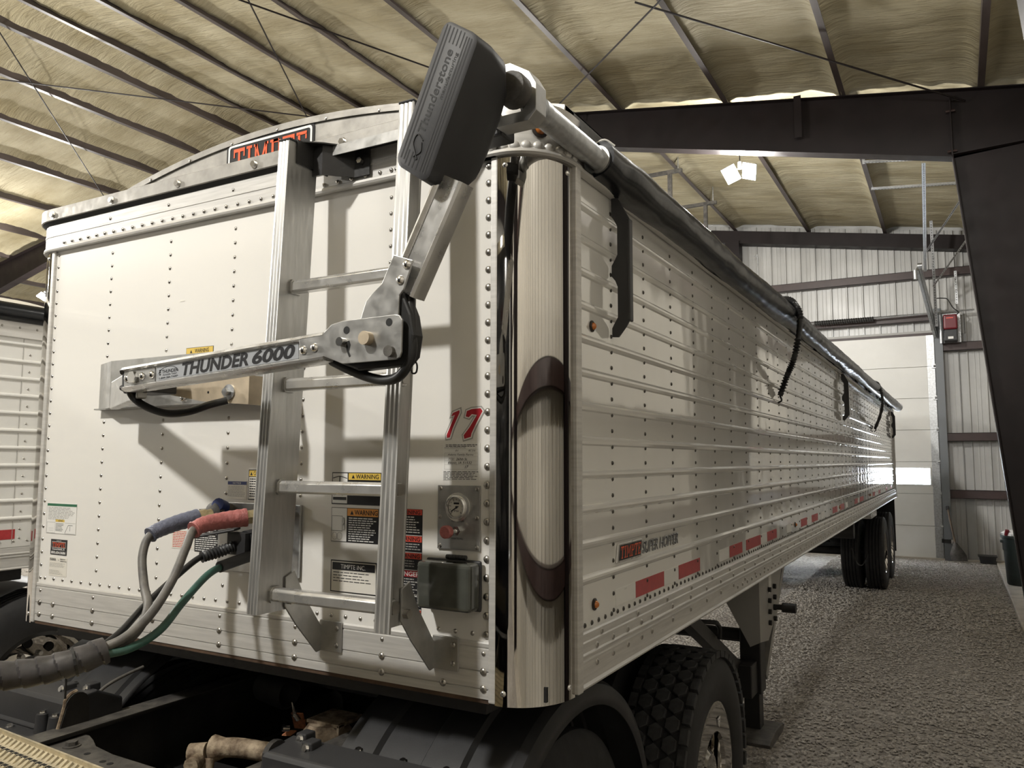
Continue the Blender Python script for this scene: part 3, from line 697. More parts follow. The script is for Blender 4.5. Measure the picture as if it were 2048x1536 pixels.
# --- arched bulkhead, tarp bow and name sign
YA = .18
arc = lambda x: 3.141 - .132 * (x / 1.0) ** 2
xs_ = [-1.19 + 2.38 * i / 40 for i in range(41)]
bh = obj('arched_bulkhead', MB().prism([(-1.19, 2.80)] + [(x, arc(x) - .028) for x in xs_] + [(1.19, 2.80)], 'y', YA, YA + .02), 'arch_aluminium', T)
ba = MB().loft([[(x, YA - .008, arc(x) - .026), (x, YA - .008, arc(x) - .012), (x, YA - .005, arc(x) - .010), (x, YA - .005, arc(x)), (x, YA + .06, arc(x) + .002), (x, YA + .06, arc(x) - .030)] for x in xs_], True, True)
obj('arch_trim', ba, 'arch_aluminium', T, smooth=35)
for k in range(9): obj('arch_screw', MB().dome((-.95 + k * .24, YA - .008, arc(-.95 + k * .24) - .02), (0, -1, 0), .006, .004, 8, 2), 'rivet_metal', T)
def sgn_poly(x0, z0, x1, z1, r, n=4, dz=0):
    out = []
    for cx, cz, a0 in ((x1 - r, z1 - r, 0), (x0 + r, z1 - r, PI / 2), (x0 + r, z0 + r, PI), (x1 - r, z0 + r, 1.5 * PI)):
        out += [(cx + r * math.cos(a0 + PI / 2 * i / n), cz + r * math.sin(a0 + PI / 2 * i / n) + dz) for i in range(n + 1)]
    return out
sg = obj('name_sign', MB().prism(sgn_poly(-.262, 2.945, .192, 3.116, .018), 'y', YA - .004, YA), 'print_black', T)
bd = MB()
o1, i1 = sgn_poly(-.252, 2.955, .182, 3.107, .014), sgn_poly(-.243, 2.965, .173, 3.098, .010)
bd.add([(a, YA - .0052, b) for a, b in o1] + [(a, YA - .0052, b) for a, b in i1], [(i, (i + 1) % 20, 20 + (i + 1) % 20, 20 + i) for i in range(20)])
obj('sign_border', bd, 'print_white', sg)
obj('lettering', add_slab(MB(), 'TIMPTE', -.222, 2.976, .156, 3.089, 'front', YA - .0055), 'print_timpte', sg, label='red slab-serif name on black')
# tarp skin over the bows behind the bulkhead
tk = MB().loft([[(x, y, arc(x) + .004 + .010 * math.sin(y * 3.1) * (1 - (x / 1.19) ** 2)) for x in xs_] for y in [YA + .06 + (LEN - .3) * i / 60 for i in range(61)]], False, False)
obj('tarp_cover', tk, 'vinyl', T, smooth=60)
obj('tarp_skirt', MB().add([(sx * 1.19, y, z) for sx in (-1, 1) for y, z in ((YA, 2.80), (YA, arc(1.19)), (LEN, arc(1.19)), (LEN, 2.80))], [(0, 1, 2, 3), (4, 5, 6, 7)]), 'vinyl', T)
for k, yb in enumerate((YA + .09, YA + .14)):
    obj('bow_end', MB().prism([(1.02, 2.945), (1.10, 3.000), (1.16, 2.975), (1.20, 2.915), (1.20, 2.87), (1.03, 2.87)], 'y', yb, yb + .02), 'arch_aluminium' if k == 0 else 'black_plastic', T)

# --- right side: ribbed sheets
RIBS = [2.668 - .1012 * k for k in range(12)]
def side_prof():
    pr = [(1.205, ZS - .02)]
    for z in reversed(RIBS):
        pr += [(1.205, z - .017), (1.2095, z - .012), (1.213, z - .004), (1.213, z + .003), (1.209, z + .009), (1.205, z + .012)]
    return pr + [(1.205, ZT + .01)]
SP = side_prof(); FLAT = [(1.205, ZS - .02)] + [(1.205, p[1]) for p in SP[1:-1]] + [(1.205, ZT + .01)]
def side_sheet(y0, y1, xo=0.0, sgn=1, r0=None, r1=None):
    rows = []
    ys = [y0, y1]
    if r0: ys = [y0, r0 - .015, r0 + .01, y1]
    rings = []
    for y in ys:
        pr = FLAT if (r0 and y < r0) else SP
        rings.append([(xo + sgn * (a - 1.205) + (1.205 if xo == 0 else 0), y, z) for a, z in pr])
    return MB().loft(rings, False, False)
y = .195; k = 0
while y < LEN - .2:
    y1 = min(y + 1.2192, LEN - .05)
    obj('side_panel', side_sheet(y, y1, r0=.215 if k == 0 else None), 'side_paint', T); y = y1; k += 1
obj('left_side_wall', MB().box(-1.215, -1.195, .19, LEN, ZS, ZT + .1), 'white_paint', T)
obj('rear_wall', MB().box(-1.2, 1.2, LEN - .05, LEN, ZS, 2.9), 'white_paint', T)
obj('rear_post', MB().box(1.19, 1.235, LEN - .06, LEN + .02, ZB, ZT + .05), 'aluminium', T, bevel=.006)
sr_prof = [(1.20, ZB), (1.232, ZB), (1.234, ZB + .006), (1.226, ZB + .012), (1.226, 1.331), (1.230, 1.334), (1.230, 1.338), (1.226, 1.341), (1.226, 1.346), (1.231, 1.350), (1.231, 1.354), (1.226, 1.358), (1.226, 1.385), (1.222, 1.388), (1.222, ZS - .003), (1.215, ZS), (1.20, ZS)]
sbr = obj('side_bottom_rail', MB().loft([[(x_, y_, z_) for x_, z_ in sr_prof] for y_ in (.196, LEN)], True, True), 'aluminium', T)
obj('left_bottom_rail', MB().box(-1.23, -1.19, .165, LEN, ZB, ZS), 'aluminium', T)
def merged_domes(items, r, h, n=7):
    mb = MB()
    for c, nr in items: mb.dome(c, nr, r, h, n, 2)
    return mb
it = []
for j in range(44):
    yy = .487 + .3083 * j
    if yy > LEN - .3: break
    for k in range(26):
        z = ZS + .022 + .0508 * k
        if z < ZT - .02 and min(abs(z - r) for r in RIBS) > .012: it.append(((1.205, yy, z), (1, 0, 0)))
for k in range(27): it.append(((1.205, .195 + .012, ZS + .02 + .0508 * k), (1, 0, 0)))
o = obj('side_rivets', merged_domes(it, .0078, .0048, 6), 'rivet_dark', T, smooth=60); o['kind'] = 'stuff'
it = [((1.205, .215 + .0508 * k, ZS + .013), (1, 0, 0)) for k in range(264)]
o = obj('seam_rivets', merged_domes(it, .0084, .0050, 6), 'rivet_dark', T, smooth=60); o['kind'] = 'stuff'
it = []
for j in range(90):
    yy = .305 + .1242 * j if j < 4 else .78 + .1524 * (j - 4) * 1.5
    if yy > LEN - .1: break
    it += [((1.226, yy, 1.366), (1, 0, 0)), ((1.226, yy, 1.318), (1, 0, 0))]
it += [((1.222, .2, z), (1, 0, 0)) for z in (1.398, 1.345, 1.292)] + [((1.222, .35 + .305 * k, 1.397), (1, 0, 0)) for k in range(43)]
it += [((1.226, 2.0 + .10 * k, 1.300), (1, 0, 0)) for k in range(115)]
o = obj('rail_rivets', merged_domes(it, .010, .0055, 8), 'rivet_metal', T, smooth=60); o['kind'] = 'stuff'
# reflective tape, lamps, badge on the side
for a in (.503, .979, 1.76, 2.63, 3.40, 4.184, 4.90, 5.862, 6.50, 7.573):
    w_ = .178 if a == .503 else .17
    obj('reflective_tape', MB().box(1.205, 1.2062, a, a + w_, 1.441, 1.493), 'tape_white', T)
for a, b in ((.682, .977), (1.158, 1.445), (1.95, 2.20), (2.288, 2.631), (2.803, 3.076), (3.931, 4.184), (4.41, 4.703), (5.562, 5.862), (6.075, 6.376), (7.28, 7.573), (7.832, 8.219), (9.4, 9.7), (10.3, 10.6), (11.6, 11.9), (12.6, 12.9)):
    obj('reflective_tape', MB().box(1.205, 1.2065, a, b, 1.441, 1.494), 'tape_red', T)
obj('tape_print', add_text(MB(), 'DOT', .58, 1.483, .60, 1.487, 'side', 1.2066), 'print_grey', T)
def marker(p, nr, r=.014):
    mk = obj('marker_lamp', MB().lathe([(r * 1.5, 0), (r * 1.5, .004), (r * 1.05, .007)], p, nr, 14), 'amber_bezel', T, smooth=40)
    obj('amber_lens', MB().dome(Vector(p) + Vector(nr) * .004, nr, r, .012, 12, 3), 'amber', mk, smooth=60)
for z, ys in ((2.307, (.330,)), (1.474, (.335, 3.7, 6.0, 9.0))):
    for yy in ys: marker((1.205, yy, z), (1, 0, 0), .012)
marker((1.181, .034, ZT + .068), (.71, -.70, 0), .017)
bg = obj('badge', MB().prism([(.505, 1.574), (.727, 1.574), (.742, 1.634), (.520, 1.634)], 'x', 1.205, 1.211), 'bright_aluminium', T, bevel=.002)
obj('badge_face', MB().prism([(.520, 1.580), (.720, 1.580), (.732, 1.628), (.532, 1.628)], 'x', 1.211, 1.2116), 'print_black', bg)
obj('lettering', add_slab(MB(), 'TIMPTE', .533, 1.585, .722, 1.623, 'side', 1.2120, .16), 'print_timpte', bg)
b2 = obj('badge_script', add_text(MB(), 'SUPER HOPPER', .750, 1.580, 1.150, 1.621, 'side', 1.2068, bold=.022, shear=.25), 'print_black', T)
obj('lettering', add_text(MB(), 'SUPER HOPPER', .747, 1.582, 1.147, 1.623, 'side', 1.2085, bold=-.010, shear=.25), 'silver_print', b2)
# black tarp stops standing out from the side
def tarp_stop(y0, z1=2.752, z0=2.292, xo=1.212):
    out = xo + .062
    pts = [(xo, z1 + .02), (xo + .022, z1), (out, z1 - .075), (out, z0 + .055), (out - .012, z0 + .035), (xo + .022, z0), (xo, z0 + .002), (xo, z0 + .03), (xo + .008, z0 + .045), (xo + .020, z0 + .065), (xo + .020, z0 + .165),
           (xo + .012, z0 + .185), (xo, z0 + .20), (xo, z0 + .235), (xo + .012, z0 + .255), (xo + .020, z0 + .27), (xo + .020, z0 + .365), (xo + .010, z0 + .385), (xo, z0 + .40)]
    s_ = obj('tarp_stop', MB().prism(pts, 'y', y0, y0 + .010), 'black_plastic', T, bevel=.002)
    obj('stop_edge', MB().box(out - .008, out + .002, y0 - .002, y0 + .028, z0 + .05, z1 - .075), 'black_plastic', s_, bevel=.003)
for yy in (.478, 6.45, 13.30): tarp_stop(yy)

# --- ladder bolted to the front
def lad_y(z): return -.262 + (z - 1.465) * (.066 / 1.39)      # front face of the rails
def rail(x0, x1, zb, zt, webx, side):
    """C channel: front flange x0..x1, web at webx, depth .12"""
    mb = MB(); t = .005; n = 7
    secs = []
    fl = []
    for i in range(n + 1):
        xx = x0 + (x1 - x0) * i / n
        fl += [(xx, 0.0 if i % 2 == 0 else -.0022)]
    if side < 0: pr = fl + [(x1, .12), (x0, .12), (x0, .12 - t), (x1 - t, .12 - t), (x1 - t, t), (x0, t)]
    else: pr = fl + [(x1, t), (x0 + t, t), (x0 + t, .100), (x0 + .008, .102), (x0 + .008, .106), (x0, .106)]
    return MB().loft([[(a, lad_y(z) + b, z) for a, b in pr] for z in (zb, zt)], True, True)
lr1 = obj('ladder_rail', rail(.408, .451, 1.468, 2.858, .451, -1), 'ladder_aluminium', T)
lr2 = obj('ladder_rail', rail(.861, .911, 1.466, 2.875, .861, 1), 'ladder_aluminium', T)
for r_, x0, x1, zt in ((lr1, .406, .455, 2.858), (lr2, .859, .913, 2.875)):
    obj('rail_end_cap', MB().box(x0, x1, lad_y(zt) - .004, lad_y(zt) + .122, zt, zt + .008), 'black_plastic', r_, bevel=.004)
for z in (1.518, 1.820, 2.117, 2.412):
    yc = lad_y(z) + .058
    pr = [(-.019, -.012), (-.015, -.018), (.015, -.018), (.019, -.012), (.019, .010), (.012, .018), (-.012, .018), (-.019, .010)]
    rg = obj('ladder_rung', MB().loft([[(x, yc + a, z + b) for a, b in pr] for x in (.440, .874)], True, True), 'bright_aluminium', T, smooth=25, bevel=.002)
    obj('rung_collar', MB().loft([[(x, yc + a * 1.22, z + b * 1.22) for a, b in pr] for x in (.451, .459)], True, True), 'ladder_aluminium', rg)
    obj('rung_collar', MB().loft([[(x, yc + a * 1.15, z + b * 1.15) for a, b in pr] for x in (.866, .870)], True, True), 'ladder_aluminium', rg)
    obj('rung_swage', MB().loft([[(x, yc + a * .8, z + b * .85) for a, b in pr] for x in (.872, .884)], True, True), 'rivet_metal', rg)
# ladder brackets
def bracket_top(xa, xb):
    z0, z1 = 2.775, 2.868
    mb = MB()
    mb.box(xa, xa + .005, lad_y(2.8) + .03, -.034, z0 + .02, z1)                       # ear on the rail web
    pts = [(xa, lad_y(2.8) + .1), (xa + .04, lad_y(2.8) + .10), (xa + .11, -.030), (xa + .17, -.030), (xa + .17, -.026), (xa + .108, -.026), (xa + .037, lad_y(2.8) + .106), (xa, lad_y(2.8) + .106)]
    mb.prism(pts, 'z', z0, z1)
    mb.prism([(xa, lad_y(2.8) + .05), (xa + .05, lad_y(2.8) + .09), (xa + .12, -.03), (xa + .17, -.03), (xa + .17, -.01), (xa, -.01)], 'z', z1, z1 + .004)
    return mb
for xa in (.452, .912):
    q = obj('ladder_bracket', bracket_top(xa, 0), 'black_steel' if xa < .5 else 'mill_aluminium', T)
    obj('bracket_bolt', MB().cyl((xa + .14, -.032, 2.82), (xa + .14, -.046, 2.82), .010, n=6), 'bolt_steel', q)
obj('ladder_shelf', MB().box(.46, 1.0, -.075, -.012, 2.866, 2.870).box(.46, .99, -.077, -.073, 2.838, 2.870), 'mill_aluminium', T)
for xa in (.452, .868):
    y0 = lad_y(1.5) + .095
    mb = MB().prism([(y0, 1.560), (y0 + .035, 1.575), (y0 + .075, 1.50), (-.012, 1.395), (-.012, 1.325), (-.03, 1.322), (y0 + .045, 1.42), (y0, 1.478)], 'x', xa, xa + .006)
    mb.box(xa, xa + .085, -.014, -.007, 1.325, 1.415)
    q = obj('ladder_bracket', mb, 'mill_aluminium', T, bevel=.0015)
    for z in (1.345, 1.395): obj('bracket_bolt', MB().dome((xa + .068, -.014, z), (0, -1, 0), .008, .005, 8, 2), 'rivet_metal', q)
    obj('bracket_bolt', MB().cyl((xa + .004, y0 + .015, 1.495), (xa + .022, y0 + .015, 1.495), .013, n=6), 'rivet_metal', q)

# --- gauge panel and document box
gp = obj('gauge_panel', MB().box(.875, 1.015, -.006, 0, 1.651, 1.828), 'mill_aluminium', T, bevel=.001)
for a in (.884, 1.006):
    for z in (1.660, 1.740, 1.819): obj('panel_screw', MB().dome((a, -.006, z), (0, -1, 0), .0065, .004, 8, 2), 'rivet_metal', gp)
gz = obj('gauge_bezel', MB().lathe([(.040, 0), (.040, .004), (.033, .006), (.033, .014), (.030, .018), (.027, .018), (.027, .010)], (.943, -.006, 1.768), (0, -1, 0), 28), 'bright_aluminium', gp, smooth=35)
dl = obj('gauge_dial', MB().lathe([(.027, 0), (.0005, 0)], (.943, -.013, 1.768), (0, -1, 0), 28), 'print_ivory', gp)
tk_ = MB()
for k in range(11):
    a = math.radians(225 - 27 * k); u = Vector((math.cos(a), 0, math.sin(a))); c = Vector((.943, -.0138, 1.768))
    tk_.obox(c + u * .0215, u * (.0035 if k % 2 == 0 else .002), Vector((-u.z, 0, u.x)) * .0006, (0, .0001, 0))
add_text(tk_, 'PSI', .936, 1.755, .950, 1.760, 'front', -.0138); front_rect(tk_, .934, 1.776, .952, 1.781, -.0138)
obj('gauge_ticks', tk_, 'print_black', gp)
obj('gauge_needle', MB().bar((.950, -.0145, 1.771), (.926, -.0145, 1.756), .0008, .0028).dome((.943, -.0140, 1.768), (0, -1, 0), .004, .002, 8, 2), 'print_black', gp)
obj('lettering', add_text(MB(), 'PULL TO DUMP', .923, 1.7265, .964, 1.7315, 'front', -.0064), 'print_black', gp)
obj('lettering', add_text(MB(), 'PUSH TO FILL', .923, 1.679, .962, 1.6835, 'front', -.0064), 'print_black', gp)
kn = obj('valve_stem', MB().cyl((.944, -.006, 1.703), (.944, -.018, 1.703), .014, n=6).cyl((.944, -.018, 1.703), (.938, -.045, 1.703), .006, n=10), 'bolt_steel', gp)
obj('valve_knob', MB().lathe([(.004, 0), (.0165, .001), (.018, .006), (.018, .018), (.0145, .021), (.0005, .021)], (.938, -.043, 1.703), (0, -1, 0), 20), 'grip_red', gp, smooth=40)
db = obj('document_box', MB().box(.850, 1.022, -.012, 0, 1.492, 1.618), 'black_plastic', T, bevel=.010, seg=3)
obj('box_lid', MB().box(.848, 1.024, -.070, -.013, 1.494, 1.622), 'cloudy_box', db, bevel=.012, seg=3)
obj('box_lip', MB().box(.846, 1.026, -.018, -.008, 1.490, 1.626), 'black_plastic', db, bevel=.006)
hg = MB()
for k in range(6): hg.cyl((.914 + k * .011, -.016, 1.632), (.9235 + k * .011, -.016, 1.632), .0065, n=8)
obj('box_hinge', hg, 'black_plastic', db, smooth=40)

# --- hose connection panel
hp = obj('hose_panel', MB().box(-.018, .356, -.007, 0, 1.530, 1.756), 'mill_aluminium', T, bevel=.002)
for a in (.002, .340):
    for z in (1.545, 1.742): obj('panel_bolt', MB().dome((a, -.007, z), (0, -1, 0), .009, .006, 8, 2), 'bolt_steel', hp)
for a in (.16, .20):
    for z in (1.55, 1.69): obj('panel_bolt', MB().dome((a, -.007, z), (0, -1, 0), .007, .004, 8, 2), 'bolt_steel', hp)
for a, cm in ((.035, 'blue_cap'), (.255, 'dusty_steel')):
    q = obj('air_coupling', MB().cyl((a, -.007, 1.722), (a, -.05, 1.722), .030, n=16).lathe([(.022, .04), (.036, .05), (.036, .07), (.02, .078), (.0005, .08)], (a, -.007, 1.722), (0, -1, 0), 20).box(a - .055, a + .01, -.085, -.06, 1.705, 1.735), 'dusty_steel', hp, smooth=40)
    obj('coupling_cap', MB().cyl((a + .01, -.04, 1.74), (a + .02, -.075, 1.752), .022, n=12), cm, q, smooth=40)
q = obj('power_socket', MB().cyl((.20, -.007, 1.640), (.19, -.075, 1.632), .042, n=18).box(.135, .215, -.10, -.07, 1.600, 1.668), 'black_plastic', hp, smooth=40)
obj('socket_lid', MB().obox((.12, -.13, 1.668), (.055, .035, .012), (.02, -.03, 0), (0, 0, .004)), 'black_plastic', q, bevel=.003)
obj('abs_socket', MB().cyl((.235, -.007, 1.604), (.232, -.06, 1.602), .030, n=14), 'black_plastic', hp, smooth=40)
obj('cover_strip', MB().box(.322, .358, -.014, -.007, 1.530, 1.756), 'galvanised', hp, bevel=.002)

# --- decals on the front sheet
D1, D2, D3 = -.0010, -.0014, -.0018
def decal(name, x0, z0, x1, z1, base, label=None): return obj(name, MB().box(x0, x1, D1, 0, z0, z1), base, T, label=label)
def layer(dc, mb, mat): return obj('lettering', mb, mat, dc)
def tri(mb, x, z, s, y): return mb.add([(x, y, z), (x + s, y, z), (x + s / 2, y, z + s * .95)], [(0, 1, 2)])
# climbing warning, upper (with a trailer sketch)
dc = decal('warning_decal', .476, 1.763, .668, 1.860, 'print_black', 'yellow and black warning decal behind the upper low rung')
layer(dc, front_rect(front_rect(MB(), .479, 1.766, .538, 1.857, D2), .543, 1.838, .6655, 1.857, D2), 'print_white')
layer(dc, front_rect(MB(), .5425, 1.8375, .6660, 1.8575, D3), 'print_yellow')
layer(dc, tri(add_text(MB(), 'WARNING', .571, 1.841, .659, 1.8545, 'front', D3 - .0004, bold=.014), .555, 1.842, .012, D3 - .0004), 'print_black')
layer(dc, front_rect(MB().tube([(.481, D3, 1.842), (.508, D3, 1.848), (.536, D3, 1.842)], .0012, 5).bar((.508, D3, 1.848), (.506, D3, 1.80), .0005, .003).bar((.486, D3, 1.79), (.497, D3, 1.81), .0005, .004).bar((.512, D3, 1.81), (.520, D3, 1.79), .0005, .004), .482, 1.776, .535, 1.785, D3), 'print_black')
layer(dc, add_lines(MB(), .548, .662, 1.829, 5, .0082, .0036, 'front', D2, 3), 'print_white')
dc = decal('warning_decal', .477, 1.650, .660, 1.753, 'print_black', 'orange headed warning decal with a trailer sketch between ladder rails')
layer(dc, front_rect(MB(), .4785, 1.6515, .5385, 1.7515, D2), 'print_white')
layer(dc, front_rect(MB(), .5405, 1.729, .6585, 1.7515, D2), 'print_orange')
layer(dc, tri(add_text(MB(), 'WARNING', .569, 1.7325, .657, 1.7475, 'front', D3, bold=.014), .552, 1.733, .013, D3), 'print_black')
sk = MB()
for a in ((.480, 1.727, .522, 1.728), (.480, 1.682, .522, 1.683), (.521, 1.682, .522, 1.728), (.480, 1.682, .4806, 1.728)): front_rect(sk, *a, D3)
for cx in (.492, .511): sk.add([(cx + r * math.cos(a), D3, 1.667 + r * math.sin(a)) for r in (.011, .0104) for a in [2 * PI * i / 20 for i in range(20)]], [(i, (i + 1) % 20, 20 + (i + 1) % 20, 20 + i) for i in range(20)])
sk.tube([(.524, D3, 1.70), (.531, D3, 1.715), (.526, D3, 1.722), (.532, D3, 1.69), (.525, D3, 1.686)], .0005, 4)
layer(dc, sk, 'print_black')
layer(dc, add_lines(MB(), .546, .655, 1.724, 11, .0067, .0030, 'front', D2, 5), 'print_white')
dc = decal('maker_plate', .479, 1.500, .658, 1.595, 'print_black', 'silver data plate headed TIMPTE INC. behind the lowest rung')
layer(dc, front_rect(MB(), .4825, 1.503, .6545, 1.5915, D2), 'print_ivory'); layer(dc, front_rect(MB(), .486, 1.566, .651, 1.5885, D3), 'print_black')
layer(dc, add_text(MB(), 'TIMPTE INC.', .520, 1.5705, .615, 1.5835, 'front', D3 - .0004), 'print_white')
layer(dc, add_lines(MB(), .490, .640, 1.560, 4, .0085, .0022, 'front', D3, 8, .35), 'print_black')
# stacked red warnings right of the ladder
dc = decal('warning_decal', .716, 1.461, .819, 1.757, 'print_black', 'stack of red and black warnings right of the ladder')
zt = 1.757
for i, (hh, head, bh_, hm) in enumerate(((.076, 'WARNING', .0165, 'print_red'), (.048, 'WARNING', .0175, 'print_red'), (.050, 'WARNING', .0175, 'print_red'), (.073, 'DANGER', .0185, 'print_deep_red'), (.036, None, 0, None), (.013, None, .013, 'print_red'))):
    if head or hm: layer(dc, front_rect(MB(), .717, zt - bh_, .818, zt - .001, D2), hm)
    if head: layer(dc, add_text(MB(), head, .728, zt - bh_ + .002, .812, zt - .0035, 'front', D3, bold=.014), 'print_black' if head == 'WARNING' else 'print_white')
    layer(dc, front_rect(MB(), .716, zt - hh, .819, zt - hh + .0018, D2), 'print_white')
    if hh > .02: layer(dc, add_lines(MB(), .720, .814, zt - bh_ - .005, int((hh - bh_ - .004) / .0072), .0072, .003, 'front', D2, 20 + i), 'print_white' if i in (0, 4) else 'print_grey')
    zt -= hh
# number 17
S17 = lambda u, v: (.895 + (u - 120) * (.127 / 260), 2.047 - (v - 55) * (.096 / 230))
one = [S17(*p) for p in [(160, 116), (172, 92), (217, 74), (219, 90), (172, 195), (152, 258), (132, 261), (130, 240), (160, 170), (186, 106)]]
sev = [S17(*p) for p in [(260, 118), (268, 82), (300, 70), (360, 66), (374, 85), (332, 165), (301, 232), (296, 256), (252, 269), (247, 245), (288, 190), (336, 110), (302, 104), (281, 125)]]
for dg_, nm in ((one, 'red slanted numeral 1'), (sev, 'red slanted numeral 7')):
    dc = obj('unit_numeral', MB().prism(offset_poly(dg_, .0065), 'y', D1, 0), 'print_grey', T, label=nm)
    layer(dc, MB().add([(a, D2, b) for a, b in offset_poly(dg_, .0030)], [tuple(range(len(dg_)))]), 'print_white')
    layer(dc, MB().add([(a, D3, b) for a, b in dg_], [tuple(range(len(dg_)))]), 'print_deep_red')
# inspection form with handwriting
dc = decal('inspection_form', .887, 1.842, 1.011, 1.945, 'tape_white', 'small inspection form filled in by hand')
layer(dc, add_lines(add_lines(MB(), .897, 1.002, 1.942, 2, .004, .0018, 'front', D2, 31, .1), .890, 1.008, 1.867, 6, .0042, .0016, 'front', D2, 32, .2), 'print_black')
bx_ = MB()
for a in ((.893, 1.872, 1.005, 1.8726), (.893, 1.918, 1.005, 1.9186), (.893, 1.872, .8936, 1.918), (1.0044, 1.872, 1.005, 1.918), (.893, 1.908, 1.005, 1.9084), (.893, 1.896, 1.005, 1.8964), (.893, 1.885, 1.005, 1.8854), (.892, 1.9285, 1.006, 1.9289)): front_rect(bx_, *a, D2)
layer(dc, bx_, 'print_grey')
hw = MB()
for t_, u0, v0, u1, v1 in (('Adams Family Farms', .904, 1.9095, .990, 1.9165), ('7731  260th St.', .906, 1.8975, .970, 1.9045), ('Elliott, IA 51532', .905, 1.8865, .985, 1.8945), ('17', .962, 1.8755, .974, 1.8835), ('01', .930, 1.9225, .940, 1.9275), ('BC 216', .974, 1.9225, .996, 1.9275)): add_text(hw, t_, u0, v0, u1, v1, 'front', D3, shear=.3)
layer(dc, hw, 'print_black'); layer(dc, add_text(MB(), 'ANNUAL VEHICLE INSPECTION LABEL', .892, 1.9315, .965, 1.9345, 'front', D2), 'print_black')
# left group
dc = decal('instruction_decal', -1.013, 1.605, -.818, 1.723, 'print_white', 'white instruction decal with a green header at the left edge')
layer(dc, front_rect(MB(), -1.012, 1.712, -.819, 1.722, D2), 'print_green'); layer(dc, add_lines(MB(), -1.004, -.828, 1.707, 9, .0056, .0022, 'front', D2, 41, .45), 'print_grey')
layer(dc, front_rect(MB(), -.953, 1.651, -.893, 1.660, D2), 'print_yellow'); layer(dc, add_text(MB(), 'CAUTION', -.935, 1.6525, -.905, 1.6585, 'front', D3), 'print_black')
sk = add_lines(MB(), -.950, -.897, 1.645, 6, .0055, .0018, 'front', D2, 43, .3)
for a in ((-1.009, 1.607, -.955, 1.6076), (-1.009, 1.648, -.955, 1.6486), (-1.009, 1.607, -1.0085, 1.648), (-.9555, 1.607, -.955, 1.648), (-.89, 1.607, -.822, 1.6076), (-.89, 1.648, -.822, 1.6486), (-.995, 1.616, -.965, 1.6164), (-.995, 1.625, -.965, 1.6254)): front_rect(sk, *a, D2)
sk.bar((-.888, D2, 1.609), (-.868, D2, 1.640), .0004, .001).bar((-.868, D2, 1.640), (-.840, D2, 1.640), .0004, .0014).bar((-.856, D2, 1.618), (-.856, D2, 1.636), .0004, .001); layer(dc, sk, 'print_black')
bdm = MB()
for a in ((-1.013, 1.605, -.818, 1.606), (-1.013, 1.605, -1.012, 1.723), (-.819, 1.605, -.818, 1.723)): front_rect(bdm, *a, D2)
layer(dc, bdm, 'print_grey')
dc = decal('dealer_decal', -.976, 1.523, -.869, 1.583, 'print_black', 'black dealer decal with orange TIMPTE name at the lower left')
fr_ = MB()
for a in ((-.968, 1.573, -.877, 1.5742), (-.968, 1.5505, -.877, 1.5517), (-.968, 1.5505, -.967, 1.574), (-.878, 1.5505, -.877, 1.574)): front_rect(fr_, *a, D2)
add_text(fr_, 'Council Bluffs, IA', -.964, 1.541, -.882, 1.5485, 'front', D2, bold=.02); add_text(fr_, '800.654.0686', -.970, 1.527, -.876, 1.5375, 'front', D2, bold=.02); add_text(fr_, 'DEALER', -.938, 1.5765, -.906, 1.5795, 'front', D2)
layer(dc, fr_, 'print_white'); layer(dc, add_slab(MB(), 'TIMPTE', -.963, 1.5535, -.882, 1.5712, 'front', D2), 'print_timpte')
dc = decal('inspection_decal', -.980, 1.442, -.864, 1.513, 'print_ivory', 'pale FHWA inspection decal at the lower left')
q = add_text(MB(), 'FHWA', -.975, 1.499, -.935, 1.510, 'front', D2, bold=.02); add_text(q, '-', -.922, 1.503, -.914, 1.5045, 'front', D2); add_text(q, 'PERIODIC', -.908, 1.5055, -.874, 1.510, 'front', D2, bold=.015); add_text(q, 'INSPECTION', -.908, 1.498, -.868, 1.5025, 'front', D2, bold=.015)
layer(dc, q, 'print_black'); layer(dc, add_lines(add_lines(MB(), -.975, -.870, 1.492, 4, .0045, .0014, 'front', D2, 51, .2), -.977, -.870, 1.464, 4, .0045, .0014, 'front', D2, 52, .4), 'print_grey')
# decals round the hose panel and arm
dc = decal('notice_decal', .014, 1.766, .105, 1.826, 'print_ivory', 'small NOTICE decal with a blue header above the hose panel')
layer(dc, front_rect(MB(), .015, 1.814, .104, 1.825, D2), 'print_blue'); layer(dc, add_text(MB(), 'NOTICE', .040, 1.8165, .078, 1.8225, 'front', D3), 'print_white'); layer(dc, add_lines(MB(), .018, .100, 1.809, 7, .0052, .0016, 'front', D2, 61, .2), 'print_grey')
dc = decal('caution_decal', .112, 1.766, .195, 1.865, 'print_black', 'yellow CAUTION decal half hidden by the left ladder rail')
layer(dc, front_rect(MB(), .115, 1.843, .192, 1.862, D2), 'print_yellow'); layer(dc, tri(add_text(MB(), 'CAUTION', .136, 1.846, .189, 1.859, 'front', D3, bold=.01), .120, 1.846, .012, D3), 'print_black'); layer(dc, front_rect(MB(), .115, 1.769, .192, 1.840, D2), 'print_ivory'); layer(dc, add_lines(MB(), .119, .188, 1.836, 8, .008, .004, 'front', D3, 62, .2), 'print_black')
dc = decal('red_print_decal', -.258, 1.588, -.140, 1.652, 'print_ivory', 'faded decal of fine red print under the blue hose'); layer(dc, add_lines(MB(), -.252, -.150, 1.648, 10, .0058, .0022, 'front', D2, 63, .2), 'print_red')
dc = decal('black_print_decal', -.138, 1.583, -.017, 1.680, 'print_black', 'black decal of white fine print beside the hose panel'); layer(dc, add_lines(MB(), -.133, -.022, 1.675, 13, .0070, .0030, 'front', D2, 64, .2), 'print_white')
dc = decal('warning_decal', -.224, 2.250, -.083, 2.2935, 'print_black', 'small yellow WARNING decal just above the tarp arm')
